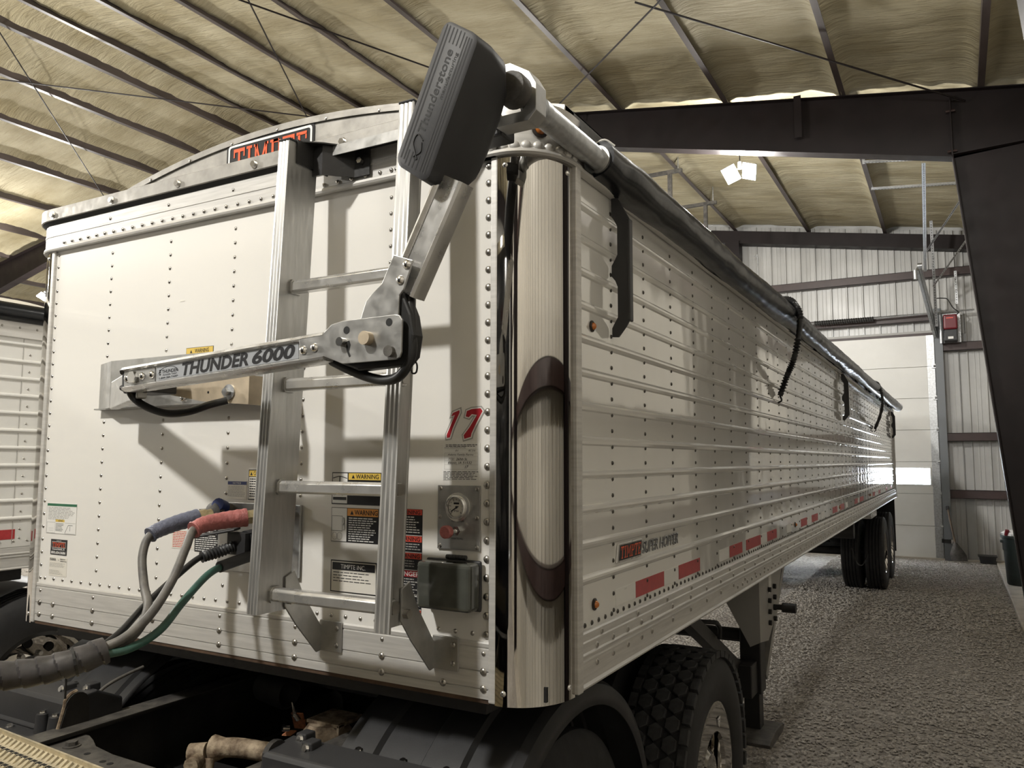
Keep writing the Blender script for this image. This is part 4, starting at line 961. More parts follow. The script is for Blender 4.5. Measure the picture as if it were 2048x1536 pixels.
layer(dc, front_rect(MB(), -.2225, 2.2515, -.0845, 2.2920, D2), 'print_yellow'); layer(dc, tri(add_text(MB(), 'WARNING', -.178, 2.274, -.105, 2.288, 'front', D3, bold=.01), -.203, 2.274, .012, D3), 'print_black')
obj('belly_marks', front_rect(MB(), -.27, 2.4665, -.245, 2.470, D1), 'print_ivory', T)

# --- underside, hopper, landing gear, wheels
obj('coupler_plate', MB().box(-1.0, 1.0, .06, 2.2, 1.20, 1.262), 'black_steel', T)
obj('light_block_pan', MB().box(-1.19, 1.19, .05, LEN - .1, 1.262, 1.30), 'black_steel', T)  # unseen panel added to block light and keep the underside dark
for a, b, c_, e_, zb in ((2.3, 5.0, 3.3, 3.9, .95), (5.6, 9.6, 6.6, 8.4, .80)):
    obj('hopper', MB().loft([[(-1.1, a, 1.26), (1.1, a, 1.26), (1.1, b, 1.26), (-1.1, b, 1.26)], [(-.45, c_, zb), (.45, c_, zb), (.45, e_, zb), (-.45, e_, zb)]], True, True), 'white_paint', T)
obj('hopper_crank', MB().tube([(.6, 1.9, 1.10), (1.0, 2.2, 1.08), (1.05, 2.3, 1.05), (1.05, 2.32, .98)], .012, 8), 'black_steel', T)
for sx in (-1, 1):
    X = lambda v: sx * v
    lb_ = lambda a, b: (min(X(a), X(b)), max(X(a), X(b)))
    obj('landing_leg', MB().box(*lb_(1.0, 1.12), 2.95, 3.08, .55, 1.26), 'black_steel', T, bevel=.006)
    obj('leg_tube', MB().box(*lb_(1.015, 1.105), 2.965, 3.065, .33, .58), 'black_steel', T, bevel=.004)
    obj('leg_foot', MB().prism([(2.84, .29), (3.18, .29), (3.24, .32), (3.20, .335), (3.07, .35), (2.96, .35), (2.84, .335), (2.80, .32)], 'x', *lb_(.93, 1.19)), 'dusty_steel', T, bevel=.006)
    gs = obj('leg_gusset', MB().prism([(2.88, ZB), (3.60, ZB), (3.34, .95), (3.10, .83), (2.88, .86)], 'x', *lb_(1.130, 1.138)).prism([(X(.84), ZB), (X(1.138), ZB), (X(1.138), .86), (X(1.08), .83)], 'y', 2.872, 2.880), 'print_grey', T)
    for k in range(4):
        for yy in (3.12, 3.27): obj('gusset_bolt', MB().cyl((X(1.138), yy, .93 + k * .065), (X(1.156), yy, .93 + k * .065), .016, n=6), 'black_steel', gs)
    obj('gusset_tag', MB().box(*lb_(1.138, 1.140), 3.13, 3.21, 1.10, 1.20), 'print_white', gs)
    obj('crank_shaft', MB().cyl((X(1.12), 3.27, 1.0), (X(1.25), 3.27, 1.0), .016, n=10).cyl((X(1.19), 3.27, 1.0), (X(1.27), 3.27, 1.0), .030, n=12), 'black_steel', T, smooth=40)
    obj('leg_brace', MB().bar((X(1.0), 1.72, 1.235), (X(1.0), 2.95, .66), .06, .07), 'black_steel', T)
    obj('leg_brace', MB().bar((X(1.10), 3.75, 1.25), (X(1.10), 3.08, .62), .05, .05), 'mill_aluminium', T)
    obj('leg_bracket', MB().box(*lb_(.95, 1.10), 2.80, 2.95, .56, .74), 'black_steel', T, bevel=.006)
obj('landing_cross_tube', MB().cyl((-1.0, 3.02, .86), (1.0, 3.02, .86), .04, n=12), 'black_steel', T)

def tyre_profile(R, wdt, rim):
    h = wdt / 2
    return [(rim, -h * .80), (rim + .02, -h * .92), (R * .80, -h), (R - .05, -h * .96), (R - .014, -h * .86), (R, -h * .78), (R, h * .78), (R - .014, h * .86), (R - .05, h * .96), (R * .80, h), (rim + .02, h * .92), (rim, h * .80)]
def wheel(parent, x_out, sx, y, zc, R=.53, wdt=.275, outer=True, grooves=4, tyre_mat='rubber', dish=.16):
    """a tyre and its rim on an axle along x; x_out is the outer face"""
    c = Vector((x_out - sx * wdt / 2, y, zc)); ax = (sx, 0, 0); rim = .300
    pr = tyre_profile(R, wdt, rim)
    if grooves:
        mid = []
        hw_ = wdt / 2 * .78
        for k in range(grooves):
            g0 = -hw_ + (k + 1) * 2 * hw_ / (grooves + 1)
            mid += [(R, g0 - .008), (R - .014, g0 - .005), (R - .014, g0 + .005), (R, g0 + .008)]
        pr = pr[:6] + mid + pr[6:]
    t = obj('tyre', MB().lathe(pr, c, ax, 56), tyre_mat, parent, smooth=35)
    if outer:
        h = wdt / 2
        rm = obj('wheel_rim', MB().lathe([(rim + .004, h * .78), (rim + .010, h * .86), (rim - .012, h * .88), (rim - .030, h * .55), (rim - .034, h - dish), (rim - .08, h - dish - .01), (.155, h - dish + .025), (.150, h - dish - .01), (.12, h - dish - .01), (.118, h - dish + .10), (.09, h - dish + .125), (.0005, h - dish + .13)], c, ax, 48), 'chrome', t, smooth=30)
        for k in range(10):
            a = 2 * PI * k / 10
            p = c + Vector((sx * (h - dish + .005), .172 * math.cos(a), .172 * math.sin(a)))
            obj('lug_nut', MB().cyl(p, p + Vector((sx * .045, 0, 0)), .018, .014, n=6), 'bright_aluminium', t)
            a += PI / 10; p = c + Vector((sx * (h - dish - .004), .225 * math.cos(a), .225 * math.sin(a)))
            obj('hand_hole', MB().cyl(p, p + Vector((sx * .006, 0, 0)), .028, n=12), 'recess_shade', t)
    return t
for yy in (11.32, 12.62):
    for sx in (-1, 1):
        wheel(T, sx * 1.205, sx, yy, .53); wheel(T, sx * .885, sx, yy, .53, outer=False)
    obj('axle', MB().cyl((-.9, yy, .53), (.9, yy, .53), .065, n=12), 'black_steel', T)
obj('bogie_frame', MB().box(-.55, -.42, 10.2, 13.4, .95, 1.26).box(.42, .55, 10.2, 13.4, .95, 1.26).box(-.5, .5, 10.3, 10.5, .8, 1.2), 'black_steel', T)
for yy in (11.32, 12.62): obj('air_bag', MB().lathe([(.10, .62), (.13, .68), (.12, .74), (.13, .80), (.12, .86), (.13, .92), (.10, .97)], (.48, yy + .3, 0), (0, 0, 1), 16), 'rubber', T, smooth=50)
obj('air_tank', MB().cyl((-.5, 10.0, .95), (.9, 10.0, .95), .12, n=18), 'black_steel', T, smooth=40)
obj('chute_handle', MB().box(1.10, 1.20, 9.1, 9.9, 1.17, 1.26), 'bright_aluminium', T)
obj('mud_flap', MB().box(.55, 1.2, 13.45, 13.46, .35, 1.25), 'rubber', T)
obj('drain_hose', MB().tube([(.9, 9.6, .75), (.95, 9.7, .55), (1.0, 9.9, .5), (1.05, 10.1, .62)], .008, 6), 'cable_black', T)

# ================================================================ tarp roller arm (folds, so a thing of its own)
A = thing('roller_tarp_drive', (.9, -.38, 2.1), 'folding metal tarp arm with black motor cover in front of the ladder', 'tarp arm')
def pl(u, v, o): return (u, o, v)
ax0, ax1 = Vector((.015, 2.1345)), Vector((.802, 2.180)); ad = (ax1 - ax0).normalized(); an = Vector((-ad.y, ad.x))
def AP(s, h, y): p = ax0 + ad * s + an * h; return (p.x, y, p.y)
LA = (ax1 - ax0).length
prof = [(-.352, .037), (-.398, .037), (-.408, .033), (-.410, .027), (-.404, .023), (-.400, .021), (-.400, -.021), (-.404, -.023), (-.410, -.027), (-.408, -.033), (-.398, -.037), (-.352, -.037)]
lower = obj('lower_arm', MB().loft([[AP(s, h, y) for y, h in prof] for s in (0, LA)], True, True), 'bright_aluminium', A, smooth=35)
obj('arm_end_cap', MB().loft([[AP(s, h * k, -.382 + (y + .382) * k) for y, h in prof] for s, k in ((-.018, .7), (-.010, .96), (.004, 1.0))], True, True), 'black_plastic', lower)
obj('end_plate', MB().add([AP(s, h, -.4015) for s, h in ((.004, -.021), (.142, -.021), (.142, .021), (.004, .021))], [(0, 1, 2, 3)]), 'mill_aluminium', lower)
for s in (.018, .085, .128): p = AP(s, .0, -.402); obj('button_bolt', MB().dome(p, (0, -1, 0), .0115, .009, 14, 3).cyl(Vector(p) + Vector((0, -.0085, 0)), Vector(p) + Vector((0, -.0095, 0)), .004, n=6), 'bolt_steel', lower, smooth=50)
p = Vector(AP(.050, .0, -.402)); obj('pivot_bolt', MB().cyl(p, p + Vector((0, -.012, 0)), .019, n=6), 'bolt_steel', lower)
ls = obj('label_strip', MB().add([AP(s, h, -.4008) for s, h in ((.148, -.0205), (.700, -.0205), (.700, .0205), (.148, .0205))], [(0, 1, 2, 3)]), 'silver_print', lower)
apl = lambda u, v, o: AP(u, v, o)
obj('lettering', add_text(MB(), 'THUNDER', .258, -.0180, .520, .0190, apl, -.4014, bold=.034, shear=.22), 'print_black', ls, label='bold italic THUNDER')
obj('lettering', add_text(MB(), '6000', .534, -.0180, .688, .0190, apl, -.4014, bold=.034, shear=.22), 'print_black', ls, label='bold italic 6000')
lg = add_text(add_text(add_text(MB(), 'THUNDER', .172, -.002, .240, .008, apl, -.4014, bold=.01), 'POWER TARP', .176, -.0095, .236, -.0045, apl, -.4014), '1-844-284-TARP', .160, -.0175, .240, -.0120, apl, -.4014, bold=.01)
lg.add([AP(.200 + r * math.cos(a) * 1.25, -.002 + r * .55 * math.sin(a), -.4014) for r in (.034, .032) for a in [PI * i / 12 for i in range(13)]], [(i, i + 1, 14 + i, 13 + i) for i in range(12)])
for k in range(3): lg.add([AP(.160 + i_, .006 - k * .006 + j_, -.4014) for i_, j_ in ((0, 0), (.007, 0), (.007, .0035), (0, .0035))], [(0, 1, 2, 3)])
obj('lettering', lg, 'print_black', ls)
# elbow plates
ep = [(0.722, 2.201), (0.792, 2.209), (0.804, 2.212), (0.829, 2.231), (0.865, 2.237), (1.025, 2.239), (1.038, 2.236), (1.046, 2.225), (1.045, 2.149), (1.040, 2.137), (1.028, 2.132), (0.868, 2.131), (0.832, 2.144), (0.806, 2.153), (0.724, 2.147)]
el = obj('elbow_plate', MB().prism(ep, 'y', -.409, -.403), 'mill_aluminium', A, bevel=.0012)
obj('elbow_back_plate', MB().prism(ep, 'y', -.350, -.344), 'mill_aluminium', A)
up = [(0.905, 2.215), (0.929, 2.281), (0.947, 2.298), (0.976, 2.319), (1.011, 2.386), (1.067, 2.366), (1.042, 2.3), (1.029, 2.286), (1.026, 2.205)]
uq = obj('upper_elbow_plate', MB().prism(up, 'y', -.400, -.394), 'mill_aluminium', A, bevel=.0012)
for x_, z_, r in ((.738, 2.173, .0115), (.775, 2.177, .0115)): obj('button_bolt', MB().dome((x_, -.409, z_), (0, -1, 0), r, .009, 14, 3), 'bolt_steel', el, smooth=50)
obj('elbow_pin', MB().cyl((.947, -.34, 2.187), (.947, -.428, 2.187), .0165, n=18), 'tan_steel', el, smooth=40)
obj('elbow_pin', MB().cyl((1.014, -.34, 2.152), (1.014, -.420, 2.152), .0135, n=16), 'dusty_steel', el, smooth=40)
obj('elbow_pin', MB().cyl((.868, -.40, 2.184), (.868, -.424, 2.184), .0110, n=14), 'bolt_steel', el, smooth=40)
obj('elbow_hole', MB().cyl((1.008, -.4085, 2.222), (1.008, -.4096, 2.222), .0095, n=14).cyl((.878, -.4085, 2.213), (.878, -.4096, 2.213), .0095, n=14).prism([(.879, 2.185), (.888, 2.187), (.892, 2.176), (.887, 2.160), (.893, 2.148), (.888, 2.146), (.882, 2.158), (.878, 2.170)], 'y', -.4096, -.4085), 'recess_shade', el)
# upper arm
ub0, ub1 = Vector((1.026, 2.303)), Vector((1.160, 2.555)); ud = (ub1 - ub0).normalized(); un = Vector((ud.y, -ud.x)); LU = (ub1 - ub0).length
def UP(s, h, y): p = ub0 + ud * s + un * h; return (p.x, y, p.y)
upper = obj('upper_arm', MB().loft([[UP(s, h, y) for y, h in [(-.345, .044), (-.374, .044), (-.386, .040), (-.390, .033), (-.385, .027), (-.380, .025), (-.380, -.025), (-.385, -.027), (-.390, -.033), (-.386, -.040), (-.374, -.044), (-.345, -.044)]] for s in (-.005, LU)], True, True), 'bright_aluminium', A, smooth=35)
for s in (.020, .060): p = UP(s, -.004, -.400); obj('button_bolt', MB().dome(p, (0, -1, 0), .0115, .009, 14, 3), 'bolt_steel', upper, smooth=50)
# power cables of the arm
obj('elbow_cable', MB().tube([(1.030, -.36, 2.300), (1.040, -.37, 2.270), (1.052, -.38, 2.215), (1.054, -.38, 2.150), (1.030, -.38, 2.105), (.985, -.37, 2.090), (.92, -.36, 2.098), (.85, -.36, 2.122), (.79, -.36, 2.148)], .0125, 10, 6), 'cable_black', A, smooth=60)
obj('elbow_boot', MB().prism([(1.000, 2.300), (1.030, 2.300), (1.058, 2.240), (1.068, 2.19), (1.060, 2.14), (1.040, 2.12), (1.0, 2.12), (.90, 2.115), (.83, 2.140), (.90, 2.150), (1.02, 2.16), (1.01, 2.25)], 'y', -.392, -.352), 'cable_black', A, bevel=.006)
obj('wire_loop', MB().tube([(1.050, -.37, 2.140), (1.062, -.37, 2.122), (1.060, -.37, 2.104), (1.048, -.37, 2.104), (1.044, -.37, 2.125)], .0022, 6), 'cable_black', A)
obj('pivot_cable', MB().tube([(-.005, -.37, 2.115), (-.01, -.35, 2.085), (.03, -.33, 2.055), (.10, -.31, 2.035), (.17, -.29, 2.040), (.22, -.26, 2.060), (.25, -.22, 2.075)], .0115, 10, 6), 'cable_black', A, smooth=60)
# motor cover
ha, hb = Vector((.402, .9157)), Vector((.82, -.572)); hc = Vector((1.146, 2.727))
def HP(s, t, y): p = hc + ha * s + hb * t; return (p.x, y, p.y)
def hring(hl, hwd, y, r, top=0.0, n=4):
    out = []
    for cs, ct, a0 in ((hl - r, hwd - r, 0), (-hl + r, hwd - r, PI / 2), (-hl + r, -hwd + r, PI), (hl - r, -hwd + r, 1.5 * PI)):
        for i in range(n + 1):
            a = a0 + PI / 2 * i / n; out.append(HP(cs + r * math.cos(a) + top, ct + r * math.sin(a), y))
    return out
mc = obj('motor_cover', MB().loft([hring(.168, .050, -.428, .022), hring(.175, .057, -.424, .024), hring(.178, .062, -.360, .028), hring(.172, .068, -.300, .034), hring(.140, .066, -.262, .05), hring(.090, .050, -.235, .045)], True, True), 'black_cover', A, smooth=38)
gv = MB()
def strip(s0, s1, t, wd=.0018):
    gv.add([HP(a, b, -.4285) for a, b in ((s0, t - wd), (s1, t - wd), (s1, t + wd), (s0, t + wd))], [(0, 1, 2, 3)])
for t in (-.042, -.032): strip(-.155, .166, t)
for t in (.026, .034, .042): strip(-.160, .160, t)
for t in (-.024, -.012, .000, .012): strip(-.163, -.128, t, .0016); strip(.130, .166, t + .004, .0016)
obj('groove_shade_strips', gv, 'recess_shade', mc)  # dark strips painted in place of shade in the cover's grooves
hpl = lambda u, v, o: HP(u, -v, o)
obj('lettering', add_text(MB(), 'Thunderstone', -.082, -.002, .118, .021, hpl, -.4286, bold=.016), 'recess_shade', mc, label='moulded name Thunderstone, relief shade painted as dark letters')  # flat dark letters replace the shading of raised text
obj('lettering', add_text(MB(), 'manufacturing', .008, -.021, .118, -.008, hpl, -.4286, bold=.012), 'recess_shade', mc, label='moulded word manufacturing, relief shade painted as dark letters')
sw = MB().tube([HP(-.095, .006, -.4285), HP(-.088, -.016, -.4285), (HP(-.110, -.020, -.4285)), HP(-.128, -.004, -.4285), HP(-.140, .006, -.4285), HP(-.138, -.006, -.4285), HP(-.120, .010, -.4285), HP(-.100, .004, -.4285)], .0018, 5)
obj('moulded_swirl', sw, 'recess_shade', mc)
# gearbox and carrier behind the cover
obj('gearbox', MB().lathe([(.001, 0), (.040, 0), (.043, .01), (.043, .040), (.024, .048), (.024, .16), (.001, .16)], (1.247, -.262, 2.808), (0, 1, 0), 24), 'dusty_steel', A, smooth=35)
cw = [(1.175, 2.905), (1.215, 2.905), (1.270, 2.870), (1.290, 2.835), (1.290, 2.765), (1.268, 2.742), (1.175, 2.742), (1.150, 2.765), (1.150, 2.785), (1.180, 2.770), (1.250, 2.770), (1.262, 2.785), (1.262, 2.830), (1.245, 2.855), (1.205, 2.878), (1.175, 2.880)]
obj('carrier_plate', MB().prism(cw, 'y', -.20, -.145), 'mill_aluminium', A, bevel=.0015)
obj('carrier_foot', MB().box(1.085, 1.175, -.17, -.10, 2.735, 2.770), 'black_plastic', A, bevel=.006)
obj('spline_coupler', MB().lathe([(.030, 0), (.030, .03), (.038, .032), (.038, .06), (.030, .062), (.030, .1)], (1.248, -.15, 2.805), (0, 1, 0), 20), 'galvanised', A, smooth=35)
# mounting channel on the front sheet and the spring bracket
mt = obj('mount_channel', MB().loft([[(-.715, -.001, z0), (-.575, -.052, z0), (.26, -.052, z0), (.26, -.001, z0)] for z0 in (2.088, 2.262)], False, False).add([(-.715, -.001, 2.262), (-.575, -.052, 2.262), (.26, -.052, 2.262), (.26, -.001, 2.262)], [(0, 1, 2, 3)]).box(-.70, .26, -.030, -.001, 2.083, 2.088), 'mill_aluminium', A)
obj('channel_lip', MB().prism([(-.575, -.056), (.26, -.056), (.26, -.010), (-.68, -.010)], 'z', 2.086, 2.090), 'mill_aluminium', A)
obj('shadow_bar', MB().bar((-.47, -.10, 2.125), (.03, -.35, 2.130), .03, .10), 'mill_aluminium', A, bevel=.004)  # added behind the arm to cast the slanting shadow band
obj('pivot_block', MB().box(-.06, .06, -.352, -.250, 2.098, 2.172), 'black_steel', A, bevel=.005)
sb = obj('spring_bracket', MB().prism([(-.055, 2.150), (-.055, 2.108), (.120, 2.078), (.325, 2.062), (.325, 2.150)], 'y', -.206, -.200), 'tan_steel', A)
obj('bracket_side', MB().box(.319, .325, -.20, -.02, 2.062, 2.150), 'tan_steel', A)
obj('bracket_bolt', MB().cyl((.242, -.206, 2.102), (.242, -.210, 2.102), .024, n=20).cyl((.242, -.206, 2.102), (.242, -.226, 2.102), .012, n=6), 'galvanised', sb, smooth=30)
obj('bracket_hole', MB().cyl((.148, -.2055, 2.105), (.148, -.2068, 2.105), .004, n=8), 'recess_shade', sb)
obj('mount_bolt', MB().dome((-.16, -.056, 2.108), (0, -1, 0), .013, .010, 12, 3), 'bolt_steel', mt, smooth=50)

# ================================================================ rolled tarp along the top edge
RT = thing('tarp_roll', (1.25, .2, 2.8), 'rolled black vinyl tarp along the top of the trailer side', 'tarp roll')
def axis_pt(y): t = y / 13.75; return Vector((1.25 + .06 * t, y, 2.806 + .044 * t))
rings = []
ny = 420; na = 26
for i in range(ny + 1):
    y = .28 + (13.66 - .28) * i / ny; c = axis_pt(y); ring = []
    for k in range(na):
        a = 2 * PI * k / na
        r = .066 + .006 * noise.noise(Vector((math.cos(a) * 1.2, math.sin(a) * 1.2, y * 1.3))) + .0045 * noise.noise(Vector((math.cos(a) * 2.2 + y * 2, math.sin(a) * 2.2, y * 9)))
        if y < .55: r -= .012 * (1 - (y - .28) / .27)
        r += .003 * math.sin(a * 2 + y * 2.0)
        ring.append((c.x + r * math.cos(a), y, c.z + r * math.sin(a)))
    rings.append(ring)
obj('rolled_vinyl', MB().loft(rings, True, True), 'vinyl', RT, smooth=70)
obj('roll_tube', MB().cyl(axis_pt(-.10), axis_pt(.36), .034, n=24), 'galvanised', RT, smooth=40)
obj('tube_sleeve', MB().cyl(axis_pt(.27), axis_pt(.40), .042, n=24), 'mill_aluminium', RT, smooth=40)
obj('roll_end_plug', MB().lathe([(.001, 0), (.07, 0), (.075, .02), (.07, .06), (.03, .07), (.03, .10), (.001, .1)], axis_pt(13.66), (0, 1, 0), 20), 'galvanised', RT, smooth=40)
obj('tarp_flap', MB().loft([[(1.228, y, ZT + .15), (1.235 + .01 * math.sin(y * 4), y, 2.78), (1.236 + .006 * math.sin(y * 7), y, 2.752 + .006 * math.sin(y * 2.7))] for y in [.2 + 13.4 * i / 200 for i in range(201)]], False, False), 'vinyl', RT, smooth=60)
obj('white_cord', MB().tube([axis_pt(.30) + Vector((-.02, 0, .060)), axis_pt(.31) + Vector((.01, 0, .072)), axis_pt(.33) + Vector((.035, 0, .055))], .0035, 6), 'print_white', RT)
# rubber tie-down straps hanging over the roll
def strap(pts, label, n):
    P_ = catmull(pts, 14); mb = MB(); L = len(P_)
    mb.tube(P_, lambda t: .0175 + .006 * math.sin(t * n * 2 * PI), 8, 1, smooth=False)
    s_ = obj('tie_down_strap', mb, 'bungee', smooth=60, label=label, cat='strap', group='black rubber tie-down straps')
    obj('strap_hook', MB().tube([Vector(pts[-1]), Vector(pts[-1]) + Vector((.01, -.01, -.03)), Vector(pts[-1]) + Vector((-.012, -.01, -.045))], .006, 6), 'black_steel', s_)
def strap_pts(y0, y1): 
    c = axis_pt(y0)
    return [(c.x - .12, y0 - .3, c.z + .135), (c.x - .03, y0 - .2, c.z + .120), (c.x + .035, y0 - .06, c.z + .078), (c.x + .080, y0, c.z + .0), (c.x + .060, y0 - .06, c.z - .12), (1.262, y0 - .20, 2.60), (1.240, y0 + (y1 - y0) * .62, 2.46), (1.222, y1, 2.31)]
strap([(1.10, 3.45, 2.985), (1.2, 3.40, 2.955), (1.30, 3.32, 2.905), (1.348, 3.26, 2.80), (1.338, 3.20, 2.62), (1.31, 3.18, 2.50), (1.27, 3.20, 2.42), (1.226, 3.20, 2.30)], 'black beaded tie-down strap hanging over the roll, nearer one', 46)
strap([(1.12, 9.6, 2.975), (1.22, 9.5, 2.955), (1.33, 9.35, 2.885), (1.375, 9.25, 2.70), (1.36, 9.3, 2.57), (1.30, 9.6, 2.45), (1.226, 9.88, 2.34)], 'black beaded tie-down strap hanging over the roll near the trailer rear', 46)

# ================================================================ hoses between tractor and trailer
def hose(name, pts, r, mat, label, grip=None, cat='hose'):
    e = thing(name, pts[0], label, cat, 'air and power lines')
    obj('hose_line', MB().tube(pts, r, 12, 8), mat, e, smooth=70)
    if grip:
        gm_, gpts, gr = grip
        g_ = obj('hose_grip', MB().tube(gpts, lambda t: gr * (1.0 - .22 * (t) + (.12 if t > .96 else 0)) * (1 + .03 * math.sin(t * 60)), 14, 10), gm_, e, smooth=40)
        dd = (Vector(gpts[0]) - Vector(gpts[1])).normalized()
        obj('brass_fitting', MB().cyl(Vector(gpts[0]) - dd * .004, Vector(gpts[0]) + dd * .026, gr * .82, n=6).cyl(Vector(gpts[0]) + dd * .026, Vector(gpts[0]) + dd * .045, gr * .6, n=12), 'brass', g_)
    return e
END = (.215, -.585, 1.408)
hose('air_hose', [(.035, -.15, 1.708), (.012, -.20, 1.696), (.009, -.28, 1.671), (.027, -.32, 1.613), (.095, -.36, 1.536), (.198, -.42, 1.491), (.241, -.48, 1.444), (.237, -.54, 1.412), END], .0125, 'hose_rubber',
     'grey air hose with blue grip plugged into the hose panel', ('grip_blue', [(.038, -.135, 1.714), (.020, -.20, 1.699), (.010, -.26, 1.680), (.009, -.285, 1.668)], .027))
hose('air_hose', [(.250, -.15, 1.722), (.215, -.20, 1.713), (.204, -.28, 1.695), (.231, -.33, 1.648), (.243, -.38, 1.564), (.262, -.46, 1.484), (.261, -.53, 1.438), (.228, -.585, 1.412)], .0125, 'hose_rubber',
     'grey air hose with red grip plugged into the hose panel', ('grip_red', [(.258, -.135, 1.722), (.222, -.19, 1.715), (.205, -.25, 1.706), (.203, -.285, 1.692)], .028))
e_ = hose('power_cable', [(.165, -.09, 1.628), (.150, -.14, 1.613), (.133, -.20, 1.600), (.151, -.30, 1.554), (.158, -.40, 1.491), (.197, -.50, 1.439), (.212, -.58, 1.406)], .0095, 'cable_black', 'thin black power cable below the red-gripped hose')
obj('strain_spring', MB().tube([(.165, -.09, 1.628), (.150, -.14, 1.613), (.135, -.195, 1.601)], lambda t: .0165 + .003 * math.sin(t * 70), 12, 16), 'black_plastic', e_, smooth=60)
e_ = hose('power_cable', [(.228, -.08, 1.602), (.209, -.16, 1.581), (.217, -.24, 1.558), (.238, -.34, 1.496), (.266, -.43, 1.440), (.270, -.52, 1.410), (.240, -.585, 1.402)], .0110, 'hose_green', 'green power cable curving below the hoses')
obj('black_boot', MB().tube([(.230, -.06, 1.603), (.221, -.11, 1.593), (.209, -.16, 1.581), (.209, -.19, 1.575)], .0175, 12, 6), 'black_plastic', e_, smooth=60)
# spiral wrapped bundle towards the cab
BP = catmull([(.236, -.565, 1.412), (.211, -.63, 1.393), (.166, -.69, 1.378), (.121, -.76, 1.376), (.10, -.83, 1.386), (.09, -1.0, 1.42), (.08, -1.4, 1.50)], 26)
bu = MB(); rings = []; u_ = None; run = 0.0
for i, p in enumerate(BP):
    dd = (BP[min(i + 1, len(BP) - 1)] - BP[max(i - 1, 0)]).normalized()
    if u_ is None: u_, v_ = MB.frame(dd)
    else: u_ = (u_ - dd * u_.dot(dd)).normalized(); v_ = u_.cross(dd).normalized(); run += (p - BP[i - 1]).length
    rings.append([p + (u_ * math.cos(a) + v_ * math.sin(a)) * (.0315 + .0045 * ((run / .042 + a / (2 * PI)) % 1.0)) for a in [2 * PI * k / 24 for k in range(24)]])
bu.loft(rings, True, True)
wb_ = obj('hose_bundle', bu, 'wrap_black', smooth=25, label='thick black spiral-wrapped hose bundle running to the left edge', cat='hose bundle')
pz = BP[26]; obj('cable_tie', MB().lathe([(.0375, -.003), (.0375, .003)], pz, (BP[27] - BP[25]), 16).bar(pz + Vector((0, -.02, -.034)), pz + Vector((0, -.02, -.085)), .004, .003), 'cable_black', wb_)

# ================================================================ the tractor under the trailer nose
K = thing('road_tractor', (0, .9, 0), 'black road tractor rear end with fenders under the trailer nose', 'truck')
for sx in (-1, 1):
    obj('frame_rail', MB().box(sx * .43 - .045, sx * .43 + .045, -2.6, 2.35, 1.000, 1.010).box(sx * .475 - .005 if sx > 0 else -.480, sx * .475 + .005 if sx > 0 else -.470, -2.6, 2.35, .74, 1.010).box(sx * .43 - .045, sx * .43 + .045, -2.6, 2.35, .74, .75), 'frame_steel', K)
for yy in (.2, 1.1, 2.25): obj('cross_member', MB().box(-.43, .43, yy - .06, yy + .06, .60, .78), 'black_steel', K, bevel=.006)
gp_ = obj('gusset_plate', MB().prism([(-.42, -.42), (-.42, -.200), (-.37, -.196), (-.32, -.215), (-.26, -.245), (-.15, -.262), (.15, -.268), (.28, -.25), (.42, -.20), (.42, -.42)], 'z', .980, .992), 'dusty_steel', K, bevel=.002)
obj('gusset_bolt', MB().cyl((-.325, -.285, .992), (-.325, -.285, 1.008), .018, n=6).cyl((-.325, -.285, .992), (-.325, -.285, .996), .027, n=14), 'dusty_steel', gp_)
for a, b in ((-.36, -.255), (-.22, -.30), (-.12, -.315), (-.085, -.315), (.05, -.32)): obj('gusset_hole', MB().cyl((a, b, .9915), (a, b, .9930), .010, n=10), 'recess_shade', gp_)
def turned(mb): mb.v = [(x, y - .015 - .0666 * (x + .68), z) for x, y, z in mb.v]; return mb
# open serrated deck plank behind the cab
dk = obj('deck_plank', turned(MB().box(-.95, .95, -1.10, -.345, 1.010, 1.018).box(-.95, .95, -.352, -.345, .98, 1.030)), 'grating', K)
tt = MB()
for r_ in range(11):
    y = -.365 - r_ * .062; z = 1.018
    for i in range(70):
        x = -.95 + i * .0272 + (.0136 if r_ % 2 else 0)
        tt.add([(x, y, z), (x + .019, y, z), (x + .019, y - .032, z), (x, y - .032, z), (x + .004, y - .008, z + .014), (x + .015, y - .008, z + .014)], [(0, 1, 5, 4), (1, 2, 5), (3, 0, 4), (2, 3, 4, 5)])
o = obj('serrations', turned(tt), 'grating', dk); o['kind'] = 'stuff'
sl = MB()
for r_ in range(11):
    y = -.365 - r_ * .062 - .040
    for i in range(70): x = -.95 + i * .0272 + (.0136 if r_ % 2 else 0); sl.box(x, x + .020, y - .016, y, 1.0175, 1.0188)
o = obj('drain_slots', turned(sl), 'recess_shade', dk); o['kind'] = 'stuff'
